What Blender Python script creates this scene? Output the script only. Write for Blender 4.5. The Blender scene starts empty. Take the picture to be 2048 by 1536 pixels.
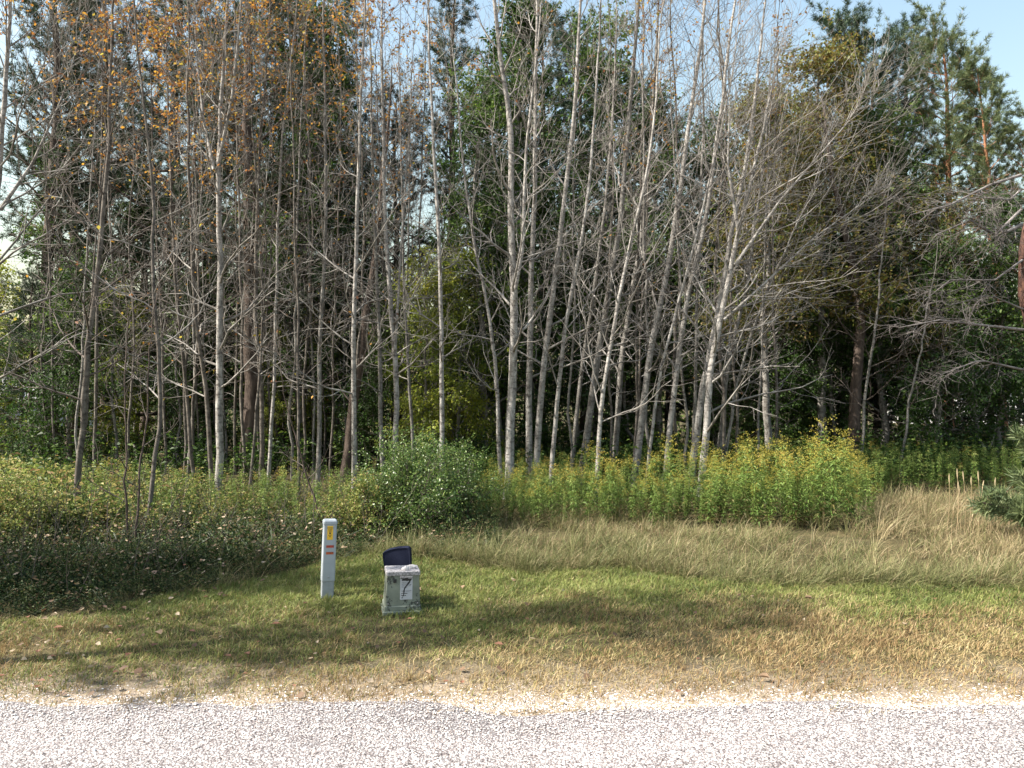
import bpy, math, random
import numpy as np
from mathutils import Vector, Matrix

# ------------------------------------------------------------------ camera
S = bpy.context.scene
COL = S.collection
R = math.radians
F = 1547.0; PITCH = 1.0; EYE = 1.7
cam = bpy.data.cameras.new('camera'); camo = bpy.data.objects.new('camera', cam); COL.objects.link(camo)
cam.sensor_width = 36; cam.lens = 36 * F / 2048; cam.clip_end = 5000; cam.clip_start = 0.05
camo.location = (0, 0, EYE); camo.rotation_euler = (R(90 + PITCH), 0, 0)
S.camera = camo

# ------------------------------------------------------------------ light
ELEV, AZ = 46.0, -12.0            # sun to the left, AZ degrees behind (minus: in front of) the picture plane
sd = Vector((-math.cos(R(AZ)) * math.cos(R(ELEV)), math.sin(R(AZ)) * math.cos(R(ELEV)), math.sin(R(ELEV))))
w = bpy.data.worlds.new('World'); S.world = w; w.use_nodes = True
nt = w.node_tree; bg = nt.nodes['Background']
sky = nt.nodes.new('ShaderNodeTexSky'); sky.sky_type = 'NISHITA'; sky.sun_disc = False
sky.sun_elevation = R(ELEV); sky.sun_rotation = math.atan2(sd.x, sd.y)
sky.air_density = 2.0; sky.dust_density = 3.0; sky.ozone_density = 1.8
nt.links.new(sky.outputs[0], bg.inputs[0]); bg.inputs[1].default_value = 0.095
sl = bpy.data.lights.new('sun', 'SUN'); sl.energy = 5.0; sl.angle = R(0.53); sl.color = (1, 0.93, 0.82)
so = bpy.data.objects.new('sun', sl); COL.objects.link(so)
so.rotation_euler = sd.to_track_quat('Z', 'Y').to_euler(); so.location = sd * 30
S.view_settings.view_transform = 'Standard'; S.view_settings.look = 'None'
S.view_settings.gamma = 1; S.view_settings.exposure = 1.5
S.cycles.max_bounces = 6; S.cycles.diffuse_bounces = 3; S.cycles.transmission_bounces = 3
S.cycles.glossy_bounces = 2; S.cycles.transparent_max_bounces = 4

# ------------------------------------------------------------------ pixel -> place
ct, st = math.cos(R(PITCH)), math.sin(R(PITCH))
def ray(px, py):
    a = (px - 1024) / F; b = (768 - py) / F
    return np.array([a, ct - b * st, st + b * ct])
def at(px, py, D):
    d = ray(px, py); return np.array([0, 0, EYE]) + d * (D / d[1])
def gnd(px, py):
    d = ray(px, py); return np.array([0, 0, EYE]) + d * (-EYE / d[2])

# ------------------------------------------------------------------ helpers
def nz(a): return a / (np.linalg.norm(a, axis=-1, keepdims=True) + 1e-9)
def rs(seed): return np.random.default_rng(seed)
def vnoise(x, y, scale, seed):
    g = rs(seed).random((64, 64)); u = np.asarray(x) / scale + 100.0; v = np.asarray(y) / scale + 100.0
    i = np.floor(u).astype(int); j = np.floor(v).astype(int); fu = u - i; fv = v - j
    fu = fu * fu * (3 - 2 * fu); fv = fv * fv * (3 - 2 * fv); i %= 64; j %= 64; i2 = (i + 1) % 64; j2 = (j + 1) % 64
    return (g[i, j] * (1 - fu) + g[i2, j] * fu) * (1 - fv) + (g[i, j2] * (1 - fu) + g[i2, j2] * fu) * fv
def fbm(x, y, scale, seed):
    return (vnoise(x, y, scale, seed) * .5 + vnoise(x, y, scale / 2, seed + 1) * .3 + vnoise(x, y, scale / 4, seed + 2) * .2)

class MB:
    def __init__(s): s.v = []; s.q = []; s.t = []; s.a = []; s.d = []; s.n = 0
    def add(s, V, Q=None, T=None, rnd=None, dry=None):
        V = np.asarray(V, dtype=np.float32).reshape(-1, 3)
        if len(V) == 0: return
        if Q is not None: s.q.append(np.asarray(Q, dtype=np.int64).reshape(-1, 4) + s.n)
        if T is not None: s.t.append(np.asarray(T, dtype=np.int64).reshape(-1, 3) + s.n)
        s.v.append(V); s.n += len(V)
        s.a.append(np.zeros(len(V)) if rnd is None else np.broadcast_to(rnd, (len(V),)))
        s.d.append(np.zeros(len(V)) if dry is None else np.broadcast_to(dry, (len(V),)))
    def mesh(s, name, mat, smooth=False):
        me = bpy.data.meshes.new(name)
        V = np.concatenate(s.v); Q = np.concatenate(s.q) if s.q else np.zeros((0, 4), int); T = np.concatenate(s.t) if s.t else np.zeros((0, 3), int)
        me.vertices.add(len(V)); me.vertices.foreach_set('co', V.astype(np.float32).ravel())
        nl = Q.size + T.size; me.loops.add(nl)
        me.loops.foreach_set('vertex_index', np.concatenate([Q.ravel(), T.ravel()]).astype(np.int32))
        me.polygons.add(len(Q) + len(T))
        ls = np.concatenate([np.arange(len(Q)) * 4, Q.size + np.arange(len(T)) * 3]).astype(np.int32)
        me.polygons.foreach_set('loop_start', ls)
        me.polygons.foreach_set('use_smooth', np.full(len(ls), bool(smooth)))
        for nm, arr in (('rnd', s.a), ('dry', s.d)):
            at_ = me.attributes.new(nm, 'FLOAT', 'POINT'); at_.data.foreach_set('value', np.concatenate(arr).astype(np.float32))
        me.update(calc_edges=True)
        if mat: me.materials.append(mat)
        return me

def link(name, me, parent=None, loc=(0, 0, 0), rz=0.0, sc=1.0):
    o = bpy.data.objects.new(name, me); COL.objects.link(o)
    if parent: o.parent = parent
    else: o.location = loc; o.rotation_euler = (0, 0, rz); o.scale = (sc, sc, sc)
    return o
def tag(o, label, cat, group=None, kind=None):
    if label: o['label'] = label
    if cat: o['category'] = cat
    if group: o['group'] = group
    if kind: o['kind'] = kind
    return o
def thing(name, label, cat, loc=(0, 0, 0), group=None, rz=0.0, sc=1.0):
    return tag(link(name, None, None, loc, rz, sc), label, cat, group)
def dup(root, loc, rz, sc, label, group=None):
    r = root.copy(); COL.objects.link(r); r.location = loc; r.rotation_euler = (0, 0, rz); r.scale = (sc, sc, sc)
    r['label'] = label
    if group: r['group'] = group
    for ch in list(root.children):
        c = ch.copy(); COL.objects.link(c); c.parent = r
    return r

# ------------------------------------------------------------------ materials
def newmat(name):
    m = bpy.data.materials.new(name); m.use_nodes = True
    return m, m.node_tree, m.node_tree.nodes['Principled BSDF']
def ramp(nt, stops, interp='LINEAR'):
    r = nt.nodes.new('ShaderNodeValToRGB'); cr = r.color_ramp; cr.interpolation = interp
    while len(cr.elements) < len(stops): cr.elements.new(0.5)
    for e, (p, c) in zip(cr.elements, stops): e.position = p; e.color = (*c, 1)
    return r
def even(cols): return [(i / max(1, len(cols) - 1), c) for i, c in enumerate(cols)]
def leafmat(name, cols, dry=None, trans=0.35, rough=0.55, spec=0.3):
    m, nt, p = newmat(name); L = nt.links.new
    a = nt.nodes.new('ShaderNodeAttribute'); a.attribute_name = 'rnd'
    r = ramp(nt, even(cols)); L(a.outputs['Fac'], r.inputs[0]); out = r.outputs[0]
    if dry:
        b = nt.nodes.new('ShaderNodeAttribute'); b.attribute_name = 'dry'
        r2 = ramp(nt, even(dry)); L(a.outputs['Fac'], r2.inputs[0])
        mx = nt.nodes.new('ShaderNodeMix'); mx.data_type = 'RGBA'
        L(b.outputs['Fac'], mx.inputs[0]); L(out, mx.inputs[6]); L(r2.outputs[0], mx.inputs[7]); out = mx.outputs[2]
    L(out, p.inputs['Base Color']); p.inputs['Roughness'].default_value = rough
    p.inputs['Specular IOR Level'].default_value = spec
    tr = nt.nodes.new('ShaderNodeBsdfTranslucent'); L(out, tr.inputs[0])
    ms = nt.nodes.new('ShaderNodeMixShader'); ms.inputs[0].default_value = trans
    L(p.outputs[0], ms.inputs[1]); L(tr.outputs[0], ms.inputs[2])
    L(ms.outputs[0], nt.nodes['Material Output'].inputs[0])
    return m
def barkmat(name, cols, scale=14, stretch=0.35, bump=0.5, scars=None):
    m, nt, p = newmat(name); L = nt.links.new
    tc = nt.nodes.new('ShaderNodeTexCoord'); mp = nt.nodes.new('ShaderNodeMapping'); mp.inputs['Scale'].default_value = (1, 1, stretch)
    L(tc.outputs['Object'], mp.inputs[0])
    n = nt.nodes.new('ShaderNodeTexNoise'); n.inputs['Scale'].default_value = scale; n.inputs['Detail'].default_value = 6; n.inputs['Roughness'].default_value = .7
    L(mp.outputs[0], n.inputs[0])
    r = ramp(nt, [(0.3 + 0.4 * i / max(1, len(cols) - 1), c) for i, c in enumerate(cols)]); L(n.outputs[0], r.inputs[0]); out = r.outputs[0]
    if scars:
        mp2 = nt.nodes.new('ShaderNodeMapping'); mp2.inputs['Scale'].default_value = (7, 7, 13); L(tc.outputs['Object'], mp2.inputs[0])
        n2 = nt.nodes.new('ShaderNodeTexNoise'); n2.inputs['Scale'].default_value = 1.6; n2.inputs['Detail'].default_value = 8; n2.inputs['Roughness'].default_value = .7; L(mp2.outputs[0], n2.inputs[0])
        r2 = ramp(nt, [(0.50, (0, 0, 0)), (0.62, (.9, .9, .9))]); L(n2.outputs[0], r2.inputs[0])
        mx = nt.nodes.new('ShaderNodeMix'); mx.data_type = 'RGBA'; L(r2.outputs[0], mx.inputs[0]); L(out, mx.inputs[6]); mx.inputs[7].default_value = (*scars, 1); out = mx.outputs[2]
    L(out, p.inputs['Base Color']); p.inputs['Roughness'].default_value = .85; p.inputs['Specular IOR Level'].default_value = .2
    b = nt.nodes.new('ShaderNodeBump'); b.inputs['Strength'].default_value = bump; b.inputs['Distance'].default_value = .03
    L(n.outputs[0], b.inputs['Height']); L(b.outputs[0], p.inputs['Normal'])
    return m

M = {}
M['aspen'] = barkmat('aspen_bark', [(.12, .11, .10), (.27, .255, .24), (.47, .455, .43)], scars=(.07, .06, .055))
M['greybark'] = barkmat('grey_bark', [(.08, .072, .066), (.19, .18, .165), (.34, .325, .305)], scars=(.06, .05, .045))
M['darkgrey'] = barkmat('dark_grey_bark', [(.05, .043, .037), (.12, .105, .092), (.23, .21, .185)], scars=(.04, .035, .03))
M['twig'] = barkmat('twig_bark', [(.08, .072, .065), (.18, .168, .155), (.42, .40, .38)], scale=3, bump=0)
M['twigbrown'] = barkmat('brown_twig_bark', [(.045, .036, .03), (.09, .075, .065), (.17, .145, .13)], scale=3, bump=0)
M['pinebark'] = barkmat('pine_bark', [(.03, .022, .018), (.08, .06, .05), (.14, .11, .09)], scale=9, bump=1)
M['scotsbark'] = barkmat('orange_pine_bark', [(.16, .07, .04), (.34, .16, .09), (.46, .26, .16)], scale=9, bump=1)
M['redbark'] = barkmat('dark_red_pine_bark', [(.035, .024, .02), (.09, .05, .04), (.20, .10, .065)], scale=16, bump=1)
M['deadtwig'] = barkmat('dead_pine_twig_bark', [(.08, .07, .068), (.16, .145, .14), (.30, .27, .26)], scale=3, bump=0)
M['needle'] = leafmat('dark_pine_needles', [(.014, .028, .014), (.026, .05, .024), (.04, .07, .035), (.065, .10, .045)], trans=.15)
M['scots'] = leafmat('blue_green_pine_needles', [(.05, .075, .035), (.085, .12, .055), (.12, .155, .065), (.18, .20, .085)], trans=.2)
M['green'] = leafmat('green_leaves', [(.02, .045, .01), (.035, .075, .014), (.055, .105, .02), (.14, .20, .035)], trans=.42)  # middle stops darkened for woodland shade, light stop kept for sunlit leaves
M['cover'] = leafmat('low_leaves', [(.02, .04, .012), (.045, .08, .02), (.08, .115, .03), (.12, .12, .05), (.17, .11, .06)], trans=.35)
M['yellowgreen'] = leafmat('yellow_green_leaves', [(.08, .12, .02), (.15, .21, .03), (.26, .30, .045), (.40, .38, .06)], trans=.5)
M['rust'] = leafmat('rust_and_yellow_leaves', [(.05, .09, .02), (.09, .14, .025), (.16, .10, .03), (.15, .18, .035), (.17, .09, .03)], trans=.4)
M['orange'] = leafmat('orange_leaves', [(.12, .05, .03), (.32, .13, .035), (.52, .28, .04), (.30, .14, .04), (.42, .36, .06)], trans=.45)
M['weed'] = leafmat('weed_leaves', [(.06, .10, .025), (.13, .18, .04), (.24, .28, .07), (.36, .32, .11), (.26, .16, .08)], trans=.4)
M['shrub'] = leafmat('shrub_leaves', [(.035, .075, .018), (.07, .13, .03), (.12, .19, .045), (.24, .28, .09)], trans=.4, rough=.4, spec=.5)
M['grod_leaf'] = leafmat('goldenrod_leaves', [(.20, .15, .06), (.08, .14, .03), (.12, .19, .04), (.18, .25, .06), (.28, .31, .09)], trans=.4)
M['grod_flower'] = leafmat('goldenrod_flowers', [(.18, .19, .04), (.31, .28, .05), (.45, .36, .06), (.32, .21, .07)], trans=.35)
M['lawn'] = leafmat('lawn_blades', [(.06, .11, .025), (.115, .175, .04), (.20, .25, .06), (.33, .36, .12)],
                    [(.22, .13, .07), (.34, .22, .12), (.45, .34, .19), (.56, .45, .28)], trans=.3)
M['tall'] = leafmat('tall_grass_blades', [(.04, .065, .02), (.085, .115, .035), (.15, .175, .065), (.25, .25, .11)],
                    [(.13, .085, .05), (.24, .17, .10), (.36, .28, .17), (.48, .40, .25)], trans=.3)
M['litter'] = leafmat('fallen_leaves', [(.10, .06, .04), (.20, .13, .08), (.27, .20, .13), (.40, .33, .25), (.17, .07, .04)], trans=.2, rough=.6)

def plain(name, col, rough=.5, var=.12, scale=20, bump=0.0, spec=.5):
    m, nt, p = newmat(name); L = nt.links.new
    tc = nt.nodes.new('ShaderNodeTexCoord'); n = nt.nodes.new('ShaderNodeTexNoise'); n.inputs['Scale'].default_value = scale; n.inputs['Detail'].default_value = 5
    L(tc.outputs['Object'], n.inputs[0])
    a = tuple(c * (1 - var) for c in col); b = tuple(min(1, c * (1 + var)) for c in col)
    r = ramp(nt, [(.35, a), (.65, b)]); L(n.outputs[0], r.inputs[0]); L(r.outputs[0], p.inputs['Base Color'])
    p.inputs['Roughness'].default_value = rough; p.inputs['Specular IOR Level'].default_value = spec
    if bump:
        bp = nt.nodes.new('ShaderNodeBump'); bp.inputs['Strength'].default_value = bump; bp.inputs['Distance'].default_value = .004
        L(n.outputs[0], bp.inputs['Height']); L(bp.outputs[0], p.inputs['Normal'])
    return m

def ground_mat():
    m, nt, p = newmat('soil_and_thatch'); L = nt.links.new
    tc = nt.nodes.new('ShaderNodeTexCoord')
    n = nt.nodes.new('ShaderNodeTexNoise'); n.inputs['Scale'].default_value = 3; n.inputs['Detail'].default_value = 10; n.inputs['Roughness'].default_value = .75; L(tc.outputs['Object'], n.inputs[0])
    r = ramp(nt, [(.3, (.03, .026, .015)), (.5, (.07, .06, .03)), (.7, (.13, .10, .055))]); L(n.outputs[0], r.inputs[0])
    n2 = nt.nodes.new('ShaderNodeTexNoise'); n2.inputs['Scale'].default_value = 60; n2.inputs['Detail'].default_value = 6; L(tc.outputs['Object'], n2.inputs[0])
    r2 = ramp(nt, [(.3, (.16, .125, .09)), (.7, (.35, .29, .225))]); L(n2.outputs[0], r2.inputs[0])
    sx = nt.nodes.new('ShaderNodeSeparateXYZ'); L(tc.outputs['Object'], sx.inputs[0])
    n3 = nt.nodes.new('ShaderNodeTexNoise'); n3.inputs['Scale'].default_value = 2.2; n3.inputs['Detail'].default_value = 6; L(tc.outputs['Object'], n3.inputs[0])
    ma = nt.nodes.new('ShaderNodeMath'); ma.operation = 'MULTIPLY_ADD'; ma.inputs[1].default_value = 0.9; L(n3.outputs[0], ma.inputs[0]); L(sx.outputs['Y'], ma.inputs[2])
    mr = nt.nodes.new('ShaderNodeMapRange'); mr.inputs[1].default_value = 4.85; mr.inputs[2].default_value = 5.6; mr.inputs[3].default_value = 1; mr.inputs[4].default_value = 0
    L(ma.outputs[0], mr.inputs[0])
    mx = nt.nodes.new('ShaderNodeMix'); mx.data_type = 'RGBA'; L(mr.outputs[0], mx.inputs[0]); L(r.outputs[0], mx.inputs[6]); L(r2.outputs[0], mx.inputs[7])
    L(mx.outputs[2], p.inputs['Base Color']); p.inputs['Roughness'].default_value = .95; p.inputs['Specular IOR Level'].default_value = .1
    b = nt.nodes.new('ShaderNodeBump'); b.inputs['Strength'].default_value = .8; b.inputs['Distance'].default_value = .02; L(n2.outputs[0], b.inputs['Height']); L(b.outputs[0], p.inputs['Normal'])
    return m
def road_mat():
    m, nt, p = newmat('chip_sealed_asphalt'); L = nt.links.new
    tc = nt.nodes.new('ShaderNodeTexCoord')
    v = nt.nodes.new('ShaderNodeTexVoronoi'); v.inputs['Scale'].default_value = 92; L(tc.outputs['Object'], v.inputs[0])
    r = ramp(nt, [(.0, (.11, .10, .10)), (.14, (.29, .26, .26)), (.5, (.35, .345, .345)), (1, (.56, .555, .555))]); 
    sp = nt.nodes.new('ShaderNodeSeparateColor'); L(v.outputs['Color'], sp.inputs[0]); L(sp.outputs[0], r.inputs[0])
    r2 = ramp(nt, [(.30, (1, 1, 1)), (.62, (.42, .38, .38))]); L(v.outputs['Distance'], r2.inputs[0])
    mx = nt.nodes.new('ShaderNodeMix'); mx.data_type = 'RGBA'; mx.blend_type = 'MULTIPLY'; mx.inputs[0].default_value = 1
    L(r.outputs[0], mx.inputs[6]); L(r2.outputs[0], mx.inputs[7])
    n = nt.nodes.new('ShaderNodeTexNoise'); n.inputs['Scale'].default_value = 1.3; n.inputs['Detail'].default_value = 7; n.inputs['Roughness'].default_value = .7; mpr = nt.nodes.new('ShaderNodeMapping'); mpr.inputs['Scale'].default_value = (.45, 1.6, 1); L(tc.outputs['Object'], mpr.inputs[0]); L(mpr.outputs[0], n.inputs[0])
    r3 = ramp(nt, [(.35, (.70, .70, .71)), (.62, (1, 1, 1))]); L(n.outputs[0], r3.inputs[0])
    mx2 = nt.nodes.new('ShaderNodeMix'); mx2.data_type = 'RGBA'; mx2.blend_type = 'MULTIPLY'; mx2.inputs[0].default_value = 1
    L(mx.outputs[2], mx2.inputs[6]); L(r3.outputs[0], mx2.inputs[7]); L(mx2.outputs[2], p.inputs['Base Color'])
    p.inputs['Roughness'].default_value = .8; p.inputs['Specular IOR Level'].default_value = .3
    b = nt.nodes.new('ShaderNodeBump'); b.inputs['Strength'].default_value = 1; b.inputs['Distance'].default_value = .006; b.invert = True
    L(v.outputs['Distance'], b.inputs['Height']); L(b.outputs[0], p.inputs['Normal'])
    return m
M['ground'] = ground_mat(); M['road'] = road_mat()

# ------------------------------------------------------------------ setting: ground, road
def grid(xs, ys, zf):
    X, Y = np.meshgrid(xs, ys); Z = zf(X, Y); V = np.stack([X, Y, Z], -1).reshape(-1, 3)
    nx, ny = len(xs), len(ys); i = np.arange(nx - 1); j = np.arange(ny - 1); I, J = np.meshgrid(i, j)
    a = (J * nx + I).ravel(); return V, np.stack([a, a + 1, a + nx + 1, a + nx], -1)
def gz(x, y):
    k = np.clip((y - 4.8) / 1.5, 0, 1) * np.clip((60 - np.hypot(x, y)) / 20, 0, 1)
    return (fbm(x, y, 1.3, 5) - .5) * .07 * k + (fbm(x, y, 6, 15) - .5) * .10 * k * np.clip((y - 6) / 4, 0, 1)
xs = np.concatenate([[-3000, -800, -200, -80, -40], np.linspace(-25, 25, 201), [40, 80, 200, 800, 3000]])
ys = np.concatenate([[-3000, -500, -100, -30, -10, -2, 2, 3.8], np.linspace(4, 40, 181), [60, 120, 400, 1200, 4000]])
mb = MB(); V, Q = grid(xs, ys, gz); mb.add(V, Q)
tag(link('ground', mb.mesh('ground', M['ground'], True)), 'sandy soil and thatch under the verge and woodland', None, kind='structure')
# road with ragged far edge
ex = np.linspace(-60, 60, 1201)
ey = 4.33 + (fbm(ex, ex * 0, .8, 31) - .5) * .26 + (vnoise(ex, ex * 0, .33, 35) - .5) * .08 + (vnoise(ex, ex * 0, .15, 33) - .5) * .06
mb = MB(); rows = [np.full_like(ex, -3.2), np.full_like(ex, 0.), np.full_like(ex, 3.), ey - .05, ey]
zz = [.02, .03, .022, .012, -.006]
V = np.concatenate([np.stack([ex, r_, np.full_like(ex, z_)], -1) for r_, z_ in zip(rows, zz)])
n = len(ex); i = np.arange(n - 1); Q = np.concatenate([np.stack([k * n + i, k * n + i + 1, (k + 1) * n + i + 1, (k + 1) * n + i], -1) for k in range(4)])
mb.add(V, Q)
tag(link('road', mb.mesh('road', M['road'], True)), 'pale chip sealed road along the bottom of the picture', None, kind='structure')
# loose stone chips: small irregular octahedra
def chips(n, xr, yfun, size, seed, z0):
    r = rs(seed); x = r.uniform(*xr, n); y = yfun(r, x); s = size * r.lognormal(0, .35, n)
    base = np.array([[1, 0, 0], [0, 1, 0], [-1, 0, 0], [0, -1, 0], [0, 0, 1], [0, 0, -1]], float)
    V = base[None] * (s[:, None, None]) * r.uniform(.55, 1.2, (n, 6, 1)); V[:, :, 2] *= .6
    a = r.uniform(0, 6.28, n); c, s_ = np.cos(a)[:, None], np.sin(a)[:, None]
    X = V[..., 0] * c - V[..., 1] * s_; Y = V[..., 0] * s_ + V[..., 1] * c
    P = np.stack([X + x[:, None], Y + y[:, None], V[..., 2] + z0 + s[:, None] * .2], -1)
    f = np.array([[0, 1, 4], [1, 2, 4], [2, 3, 4], [3, 0, 4], [1, 0, 5], [2, 1, 5], [3, 2, 5], [0, 3, 5]])
    T = f[None] + (np.arange(n) * 6)[:, None, None]
    return P.reshape(-1, 3), T.reshape(-1, 3), np.repeat(r.random(n), 6)
M['chip'] = leafmat('stone_chips', [(.26, .22, .21), (.45, .40, .38), (.62, .57, .54), (.8, .77, .74)], trans=0.0, rough=.8)
mb = MB()
for n_, yf, sz, sd_, z0 in ((38000, lambda r, x: 4.28 - r.random(len(x)) * 1.1, .0048, 3, .016), (13000, lambda r, x: 4.24 + np.abs(r.normal(0, .15, len(x))), .005, 4, .0), (700, lambda r, x: 4.4 - r.random(len(x)) * 1.2, .0095, 6, .014)):
    P, T, rn = chips(n_, (-5.4, 5.4), yf, sz, sd_, z0); mb.add(P, None, T, rn)
tag(link('gravel', mb.mesh('gravel', M['chip'])), 'loose pale stone chips on the road and its edge', 'gravel', kind='stuff')

# ------------------------------------------------------------------ blades
def blades(P, h, wd, r, lean=.35, K=3, curl=.5, dirbias=(0, 0)):
    n = len(P); az = r.uniform(0, 6.283, n); d = np.stack([np.cos(az), np.sin(az), np.zeros(n)], -1)
    ln = np.abs(r.normal(0, lean, n))[:, None] * d + np.array([dirbias[0], dirbias[1], 0]); wa = r.uniform(0, 6.283, n)
    W = np.stack([np.cos(wa), np.sin(wa), np.zeros(n)], -1) * wd[:, None] / 2
    h = h[:, None]; cols = []
    for k in range(K):
        s = k / (K - 1.0); c = P + h * (ln * (s + curl * s * s * 1.5)) + np.array([0, 0, 1]) * h * (s - curl * .35 * s * s * np.minimum(1.5, np.linalg.norm(ln, axis=1, keepdims=True) * 2))
        if k < K - 1: f_ = 1 - .55 * s; cols += [c - W * f_, c + W * f_]
        else: cols += [c]
    V = np.stack(cols, 1); m = 2 * K - 1; b = (np.arange(n) * m)[:, None]
    Q = np.concatenate([b + np.array([[2 * k, 2 * k + 1, 2 * k + 3, 2 * k + 2]]) for k in range(K - 2)]) if K > 2 else None
    T = b + np.array([[2 * K - 4, 2 * K - 3, 2 * K - 2]])
    return V.reshape(-1, 3), Q, T, m
def frustum_pts(n, y0, y1, r, margin=.72):
    y = np.sqrt(r.uniform(y0 * y0, y1 * y1, n)); x = r.uniform(-1, 1, n) * (y * margin + 2.2); return x, y

EP = [(-350, 1265), (0, 1245), (200, 1228), (400, 1185), (560, 1152), (640, 1128), (760, 1108), (860, 1122), (960, 1130), (1060, 1144), (1140, 1140), (1220, 1134), (1300, 1150), (1400, 1164), (1600, 1173), (1800, 1170), (2048, 1176), (2400, 1182)]
EW = np.array([gnd(*p)[:2] for p in EP])
def yb(x): return np.interp(x, EW[:, 0], EW[:, 1])

r = rs(11)
x, y = frustum_pts(520000, 4.15, 10.2, r)
edge = yb(x) + (vnoise(x, y, .3, 7) - .5) * .25
keep = (y < edge + .1)
den = np.clip((y - 4.06 - .5 * fbm(x, y, .4, 21)) / .2, 0, 1) * (0.5 + .5 * np.clip((y - 4.6) / .4, 0, 1)) + .02 + .35 * np.clip((vnoise(x, y, .12, 47) - .62) * 6, 0, 1)
bare = fbm(x, y, .45, 41); den *= np.where((bare < .36) & (y < 6.2), .35, 1)
keep &= r.random(len(x)) < den; x, y = x[keep], y[keep]; n = len(x)
patch = fbm(x, y, 1.1, 51)
tuft = vnoise(x, y, .13, 61)
h = (.026 + .032 * r.random(n)) * (.6 + .8 * tuft) * (1 + .25 * (y > 6)); wd = .0030 + .0007 * y * r.uniform(.4, 1, n)
dry = np.clip(1.28 - (y - 4.5) / 1.5 + (patch - .5) * 1.7 + np.clip(x * .09, -.25, .4), 0, 1) 
dry = np.where(r.random(n) < dry * .9 + .06, r.uniform(.6, 1, n), r.uniform(0, .3, n))
V, Q, T, m = blades(np.stack([x, y, gz(x, y) - .004], -1), h, wd, r, lean=.55, curl=.6, dirbias=(.1, -.1))
rn = np.clip(fbm(x, y, .5, 71) * .8 + r.normal(0, .22, n), 0, 1)
mb = MB(); mb.add(V, Q, T, np.repeat(rn, m), np.repeat(dry, m))
tag(link('lawn_grass', mb.mesh('lawn_grass', M['lawn'])), 'short mown verge grass, green with dry brown patches', 'grass', kind='stuff')

# tall rough grass bank
def tufts(seed, nt, per, y0, y1, zone, hmin, hmax, name, label, mat, dryness, wsc=1.0):
    r = rs(seed); cx, cy = frustum_pts(nt, y0, y1, r); k = zone(cx, cy, r); cx, cy = cx[k], cy[k]; m_ = len(cx)
    ct_h = r.uniform(hmin, hmax, m_) * (.6 + .8 * vnoise(cx, cy, .8, seed)); ct_d = np.clip(dryness(cx, cy) + r.normal(0, .25, m_), 0, 1); ct_r = r.random(m_); ct_s = r.uniform(.03, .10, m_)
    cnt = r.poisson(per, m_); I = np.repeat(np.arange(m_), cnt); n = len(I); a = r.uniform(0, 6.28, n); q = np.abs(r.normal(0, 1, n))
    x = cx[I] + np.cos(a) * q * ct_s[I]; y = cy[I] + np.sin(a) * q * ct_s[I]; P = np.stack([x, y, gz(x, y) - .01], -1)
    h = ct_h[I] * r.uniform(.35, 1.0, n); out = np.stack([np.cos(a), np.sin(a)], -1) * (q * .28)[:, None] + r.normal(0, .16, (n, 2)) + np.array([.10, -.10]); lean = np.concatenate([out, np.zeros((n, 1))], 1)
    wa = r.uniform(0, 6.28, n); W = np.stack([np.cos(wa), np.sin(wa), np.zeros(n)], -1) * ((.0028 + .0005 * y * r.uniform(.3, 1, n)) * wsc)[:, None] / 2; hh = h[:, None]; cols = []; ll = np.linalg.norm(lean, axis=1, keepdims=True)
    for j in range(4):
        u = j / 3; c = P + hh * (lean * (u + 1.3 * u * u)) + np.array([0, 0, 1.]) * hh * (u - .55 * u * u * np.minimum(1.5, ll * 2)); f_ = 1 - .6 * u
        cols += [c - W * f_, c + W * f_] if j < 3 else [c]
    V = np.stack(cols, 1).reshape(-1, 3); b = (np.arange(n) * 7)[:, None]; Q = np.concatenate([b + np.array([[0, 1, 3, 2]]), b + np.array([[2, 3, 5, 4]])]); T = b + np.array([[4, 5, 6]])
    dd = np.where(r.random(n) < ct_d[I], r.uniform(.55, 1, n), r.uniform(0, .35, n)); mb = MB(); mb.add(V, Q, T, np.repeat(np.clip(ct_r[I] * .6 + r.random(n) * .45, 0, 1), 7), np.repeat(dd, 7))
    tag(link(name, mb.mesh(name, M[mat])), label, 'grass', kind='stuff')
def bank(cx, cy, r):
    e = yb(cx); pxx = 1024 + cx / cy * F; bk = np.where(pxx > 1730, 12.8, np.where(pxx > 950, 11.2, 10.5))
    return (cy > e + .02 + (vnoise(cx, cy, .35, 17) - .5) * .3) & (cy < bk + (fbm(cx, cy, 1, 3) - .5)) & (r.random(len(cx)) < np.clip((pxx - 620) / 200, .30, 1)) & (vnoise(cx, cy, .4, 29) > .38 - .12 * np.clip((cx - 3) / 2, 0, 1))
tufts(12, 7200, 24, 6.5, 13, bank, .16, .46, 'tall_grass', 'unmown tan and green grass along the bank', 'tall', lambda x, y: .02 + .5 * fbm(x, y, 1.6, 27) + .2 * np.clip((y - yb(x) - .5) / 1.5, 0, 1) + .3 * np.clip((x - 3) / 2, 0, 1))
def edgez(cx, cy, r): e = yb(cx); return (cy > e - .03) & (cy < e + .3) & (cx > -1.5)
tufts(13, 8200, 22, 6.3, 8.6, edgez, .2, .46, 'edge_grass', 'green grass tufts where the mown verge meets the bank', 'tall', lambda x, y: .15 + 0 * x)  # dense dark green tufts stand in for the shadow along the bank edge
def leftz(cx, cy, r): pxx = 1024 + cx / cy * F; return (cy > yb(cx)) & (pxx < 980) & (r.random(len(cx)) < .55)
tufts(14, 7000, 20, 5.8, 14, leftz, .10, .32, 'bank_grass', 'green and straw grass among the weeds on the left bank', 'tall', lambda x, y: .35 + 0 * x)

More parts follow.
